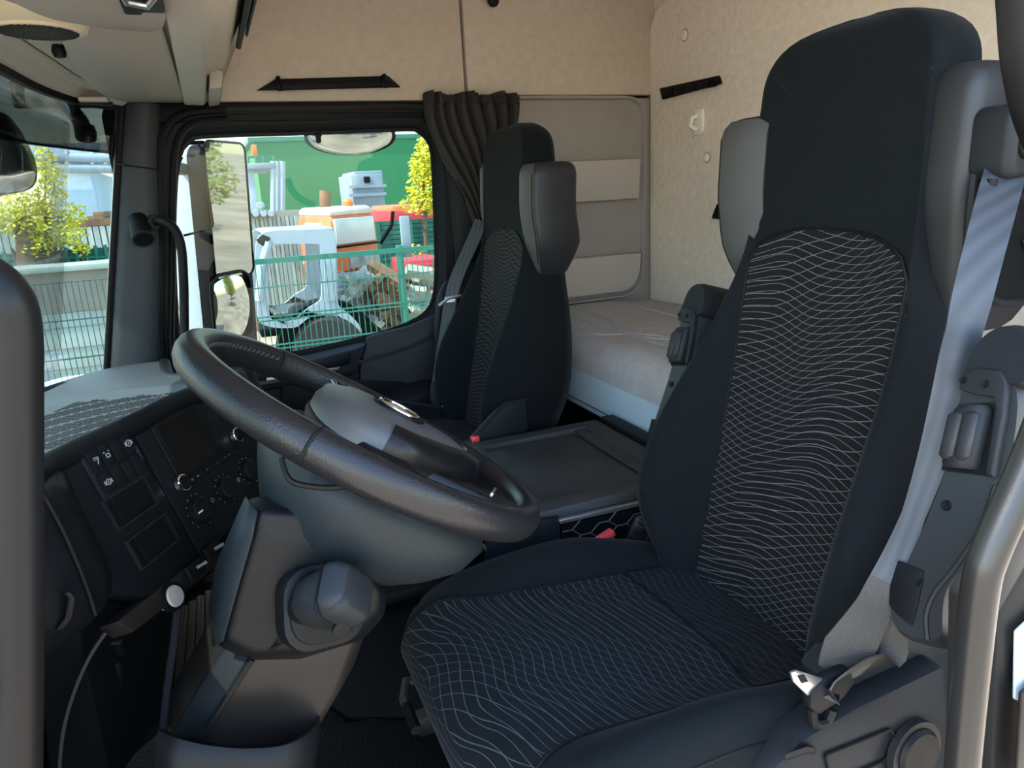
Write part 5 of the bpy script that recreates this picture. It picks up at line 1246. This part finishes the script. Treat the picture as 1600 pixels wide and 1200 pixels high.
# white cab shell
wc = thing('white_cab_shell', 'stripped pale blue white cab shell without doors standing behind the fence', 'cab shell', P(470,520,y=9))
ow = [(400,385),(406,368),(425,361),(480,359),(520,360),(525,372),(527,420),(528,470),(532,480),(545,490),(560,506),(566,520),(556,522),(545,508),(530,494),(515,488),(500,488),(486,494),(472,505),(460,512),(430,512),(414,508),(404,500),(402,450)]
iw = [(422,392),(430,383),(450,381),(494,381),(500,386),(502,420),(503,460),(498,472),(484,480),(470,492),(458,500),(438,502),(424,498),(420,480),(419,440)]
ro = resample(cr([P(a, b, y=9) for a, b in ow], 3, True), 100); ri = resample(cr([P(a, b, y=9) for a, b in iw], 3, True), 100)
k0 = min(range(100), key=lambda i: (ri[i]-ro[0]).length); ri = ri[k0:]+ri[:k0]
sh_ = lambda ps, d: [p+Vector((0,d,0)) for p in ps]
obj('near_side', G().loft([sh_(ro,.10), ro, ri, sh_(ri,.10)], caps=False), m_wpaint, wc, sharp=50)
obj('far_side', G().loft([sh_(ro,1.6), sh_(ro,1.5), sh_(ri,1.5), sh_(ri,1.6)], caps=False), m_wpaint, wc, sharp=50)
a, b = P(412,364,y=9), P(522,359,y=9)
obj('roof', G().span((a.x,9.02,a.z-.03), (b.x,10.6,b.z+.03)), m_wpaint, wc, bevel=.03)
obj('dark_visor', G().prism([P(400,376,y=8.98), P(410,366,y=8.98), P(424,372,y=8.98), P(412,386,y=8.98)], (0,.3,0)), m_bluegrey, wc, bevel=.02)
obj('front_pillar', G().tube([P(420,378,y=9.0), P(408,420,y=9.0), P(405,470,y=9.0)], .05, 8), m_wpaint, wc)
for k in range(9): obj('panel_flute', G().tube([P(507+2*k,412,y=8.985), P(508+2*k,470,y=8.985)], .010, 5), m_wpaint, wc)
obj('rear_arch', G().lathe([(.62,-.12),(.66,-.12),(.66,.22),(.62,.22)], Vector((P(514,545,y=9.2).x,9.2,P(514,545,y=9.2).z)), (0,1,0), 28), m_darker, wc)
obj('floor_pan', G().span(P(408,528,y=9.3), P(470,508,y=9.3)+Vector((0,1.2,0))), m_darker, wc, bevel=.02)
obj('tail_lamp', G().span(P(396,498,y=8.95), P(404,515,y=8.95)+Vector((0,.08,0))), m_amber, wc, bevel=.01)
tc_ = P(514,547,y=9.1)
ty = thing('loose_tyre', 'worn black tyre with a rusty hub under the white cab shell', 'tyre', tc_)
obj('tread', G().lathe([(.26,-.13),(.42,-.13),(.47,-.09),(.47,.09),(.42,.13),(.26,.13)], tc_, (.12,1,0), 30), m_tire, ty)
obj('rim', G().lathe([(0,-.04),(.12,-.05),(.15,-.02),(.24,-.06),(.27,-.12),(.27,.1),(0,.1)], tc_, (.12,1,0), 24), m_rust, ty)
# scrap between the trucks
pr_ = [m_scrap, m_rust, m_conc, m_wpaint]
names = ['bent beam', 'flat plate', 'pipe', 'block']
for mi, lb, xa, xb in ((0,'heap of grey scrap metal right beside the white cab shell',535,585), (1,'heap of rusty scrap metal in front of the orange truck bumper',586,626), (2,'heap of stony rubble and beams right of the green fence post',632,674)):
    g = G()
    for k in range(46):
        px, py = random.uniform(xa,xb), random.uniform(425,520); y = random.uniform(9.3,9.85) if mi else random.uniform(9.5,10.5)
        c = P(px, py, y=y); d = Vector((random.uniform(-1,1), random.uniform(-.4,.4), random.uniform(-.35,.25))).normalized(); t = d.orthogonal().normalized()
        g.box(c, (random.uniform(.15,.55), random.uniform(.04,.14), random.uniform(.04,.16)), (d, t, d.cross(t)))
    tag(obj('scrap_heap', g, pr_[mi], smooth=False), lb, 'scrap', None, 'stuff')
g = G()
for k in range(160):
    px, py = random.uniform(330,700), random.uniform(518,585); c = P(px, py, y=random.uniform(7.3,9)); c.z = max(c.z, GZ) if False else GZ+.02
    c.z += random.uniform(0,.25); r = random.uniform(.05,.22)
    d = Vector((random.uniform(-1,1), random.uniform(-1,1), random.uniform(-.5,.5))).normalized(); t = d.orthogonal().normalized()
    g.box(c, (r, r*random.uniform(.5,1), r*random.uniform(.4,.9)), (d, t, d.cross(t)))
tag(obj('rubble', g, m_lawn if False else m_ground, smooth=False), 'sandy rubble scattered below the white cab shell', 'rubble', None, 'stuff')
# welded mesh fence, in two runs
def meshfence(lab, x0, x1, y, zt_, posts, rails, step, mm_=None):
    f = thing('mesh_fence', lab, 'fence', ((x0+x1)/2, y, GZ))
    for x in posts: obj('post', G().box((x,y,(GZ+zt_+.05)/2), (.06,.06,zt_+.05-GZ)), m_gfence, f, bevel=.005)
    for z in rails: obj('rail', G().box(((x0+x1)/2,y-.02,z), (x1-x0,.03,.05 if z == rails[0] and not mm_ else (.006 if mm_ else .012))), mm_ or m_gfence, f, smooth=False)
    g = G(); n = int((x1-x0)/step)
    for k in range(n+1): g.box((x0+k*step,y-.03,(GZ+zt_)/2), (.0045 if mm_ else .007,.007,zt_-GZ))
    o = obj('wire_grid', g, mm_ or m_gfence, f, smooth=False); o['kind'] = 'stuff'
    return f
zf = P(500,401,y=7).z
meshfence('green welded mesh fence in front of the trucks outside the side window', -.8, 4.0, 7.0, zf, [-.7, P(627,420,y=7).x], [zf] + [P(500,py,y=7).z for py in (441,486,492,530,536)], .055)
zf2 = P(90,440,y=5).z
meshfence('thin dark wire mesh fence seen low through the windshield', -3.0, -.30, 5.0, zf2, [-2.95], [zf2-.006] + [zf2-.25*k for k in range(1,8)], .034, m_wire)
tag(obj('fence_plate', G().box(P(634,370,y=7.05), (.10,.04,.42)), m_tank, bevel=.01), 'slim grey sign plate on the fence post', 'plate')

# ------------------------------------------------------------------ mirrors outside
mn = Vector((.80,-.585,-.08)).normalized(); ma = Vector((.59,.805,0)).normalized(); mb = ma.cross(mn); mb = mb if mb.z > 0 else -mb
mm = thing('side_mirror', 'tall white backed side mirror outside the passenger window with two glasses', 'mirror', P(330,400,y=2.5))
c = P(357,330,y=2.56); c2 = P(361,480,y=2.54)
def mr(cn, w_, h_, r, off): return on(cn, ma, mb, rrect(w_, h_, r), mn, off)
cH = (c+c2)/2 + Vector((0,0,.0))
obj('housing', G().loft([mr(cH,.262,.80,.05,.004), mr(cH,.266,.805,.05,-.02), mr(cH,.262,.80,.05,-.045)]), m_darker, mm, sharp=50)
obj('housing_back', G().loft([mr(cH,.263,.802,.05,-.043), mr(cH,.258,.79,.05,-.12), mr(cH,.20,.72,.06,-.16)]), m_wpaint, mm, sharp=50)
obj('main_glass', G().loft([mr(c,.235,.475,.03,.0045), mr(c,.235,.475,.03,.008)]), m_mirror, mm, sharp=30)
obj('main_bezel', G().tube([p for p in mr(c,.242,.482,.033,.007)]+[mr(c,.242,.482,.033,.007)[0]], .005, 6), m_darker, mm)
R2 = .42
def cap(u, v):
    a, b_ = (-1+2*u), (-1+2*v); x, y = a*.112*sqrt(1-b_*b_*.35), b_*.118*sqrt(1-a*a*.30)
    return c2 + ma*x + mb*y + mn*(.006 + sqrt(R2*R2-x*x-y*y) - sqrt(R2*R2-.13**2) - .002)
obj('wide_glass', G().grid(cap, 16, 16), m_mirror, mm, sharp=80)
obj('wide_bezel', G().tube(mr(c2,.236,.255,.05,.008)+[mr(c2,.236,.255,.05,.008)[0]], .006, 6), m_dark, mm)
for z_ in (1.20,.62): obj('mirror_arm', G().tube([Vector((-.10,2.2,z_)), Vector((-.06,2.4,z_)), cH-mn*.09+Vector((0,0,z_-cH.z))], .02, 8), m_darker, mm)
wf = thing('quarter_frame', 'thin black triangular frame hanging in the front corner of the side window', 'frame', P(325,355,y=2.18))
obj('rod', G().tube([P(292,225,y=2.18), P(310,222,y=2.18), P(316,240,y=2.18), P(333,350,y=2.18), P(330,358,y=2.18), P(287,368,y=2.18)], .0035, 6), m_darker, wf)
obj('tab', G().box(P(306,223,y=2.18), (.05,.01,.012)), m_pillar, wf, bevel=.003)
km = thing('kerb_mirror', 'round kerb mirror hanging above the passenger window outside', 'mirror', P(548,215,y=2.5))
kc = P(548,214,y=2.5); kN = Vector((-.05,-.45,-1)).normalized()
kA = Vector((1,0,-.05)); kA = (kA-kN*kA.dot(kN)).normalized(); kB = kN.cross(kA)
def kd(k, h): return [kc + kA*(.165*k*cos(2*pi*j/36)) + kB*(.13*k*sin(2*pi*j/36)) + kN*h for j in range(36)]
obj('shell', G().loft([kd(1.0,0), kd(1.03,-.01), kd(.9,-.06), kd(.5,-.09)]), m_dark, km, sharp=60)
obj('glass', G().loft([kd(.97,.001), kd(.90,.012), kd(.70,.026), kd(.45,.037), kd(.2,.042), kd(.03,.043)]), m_mirror, km, sharp=80)
obj('bezel', G().tube(kd(1.0,.002)+[kd(1.0,.002)[0]], .005, 6), m_darker, km)
obj('arm', G().tube([kc-kN*.06, kc+Vector((0,-.15,.12)), kc+Vector((0,-.28,.14))], .02, 8), m_darker, km)
fm_ = thing('front_mirror', 'dark rounded front mirror outside the windshield at the left edge', 'mirror', P(10,240,y=2.0))
fo = cr([P(-60,170,y=2.0), P(0,175,y=2.0), P(25,195,y=2.0), P(50,240,y=2.0), P(57,270,y=2.0), P(50,292,y=2.0), P(20,302,y=2.0), P(-60,305,y=2.0)], 5, True); fc = sum(fo, Vector())/len(fo)
obj('housing', G().loft([[p+Vector((-.02,.10,.01)) for p in fo], [p+Vector((0,.01,0)) for p in fo], fo]), m_dark, fm_, sharp=50)
f1_ = [fc+(p-fc)*.95 for p in cr([P(-55,178,y=1.995), P(0,180,y=1.995), P(22,200,y=1.995), P(46,245,y=1.995), P(48,262,y=1.995), P(10,268,y=1.995), P(-55,262,y=1.995)], 5, True)]
obj('upper_glass', G().prism(f1_, (.004,-.006,-.003)), m_gloss, fm_, bevel=.001)
f2_ = cr([P(-55,270,y=1.995), P(10,274,y=1.995), P(50,266,y=1.995), P(53,276,y=1.995), P(46,289,y=1.995), P(18,297,y=1.995), P(-55,299,y=1.995)], 5, True)
obj('lower_glass', G().prism(f2_, (.002,-.008,-.006)), m_dish, fm_, bevel=.001)  # beige reflection painted as a flat colour on this mirror glass
# exterior sun visor over the windshield
ev = thing('exterior_visor', 'smoked dark sun visor outside above the windshield', 'visor', (-.5,1.2,1.3))
def vis(u, v):
    i = min(int(u*nH), nH-1); t = u*nH-i
    p = head[i].lerp(head[i+1], t)
    k_ = max(0, min(1, (p.y-1.3)/.8)); nrm = Vector((-1+.85*k_**2, 1.0*k_**2, 0)).normalized()
    return p + nrm*(.05+.07*v) + Vector((0,0,.06-.185*v))
obj('smoked_sheet', G().grid(vis, nH, 6), m_smoke, ev, solid=.005, normals=False)
obj('bracket', G().tube([P(98,152,y=2.22), P(126,190,y=2.22), P(133,216,y=2.22)], lambda f: .020+.006*f, 12), m_brown, ev)
obj('bracket_cap', G().lathe([(0,-.02),(.026,-.02),(.030,0),(.026,.02),(0,.02)], P(134,208,y=2.22), (0,-.3,-1), 14), m_brown, ev)
obj('visor_edge', G().tube([vis(k/60, 1) for k in range(61)], .004, 6), m_darker, ev)
# wiper lying along the foot of the windshield
wi_ = thing('wiper', 'thin black wiper arm along the foot of the windshield', 'wiper', P(110,600,y=1.9))
obj('blade', G().tube([P(40,617,y=1.78), P(100,600,y=1.95), P(165,588,y=2.1)], .007, 6), m_darker, wi_)
obj('arm', G().tube([P(20,632,y=1.72), P(80,607,y=1.86), P(120,598,y=1.95)], .009, 6), m_dark, wi_)
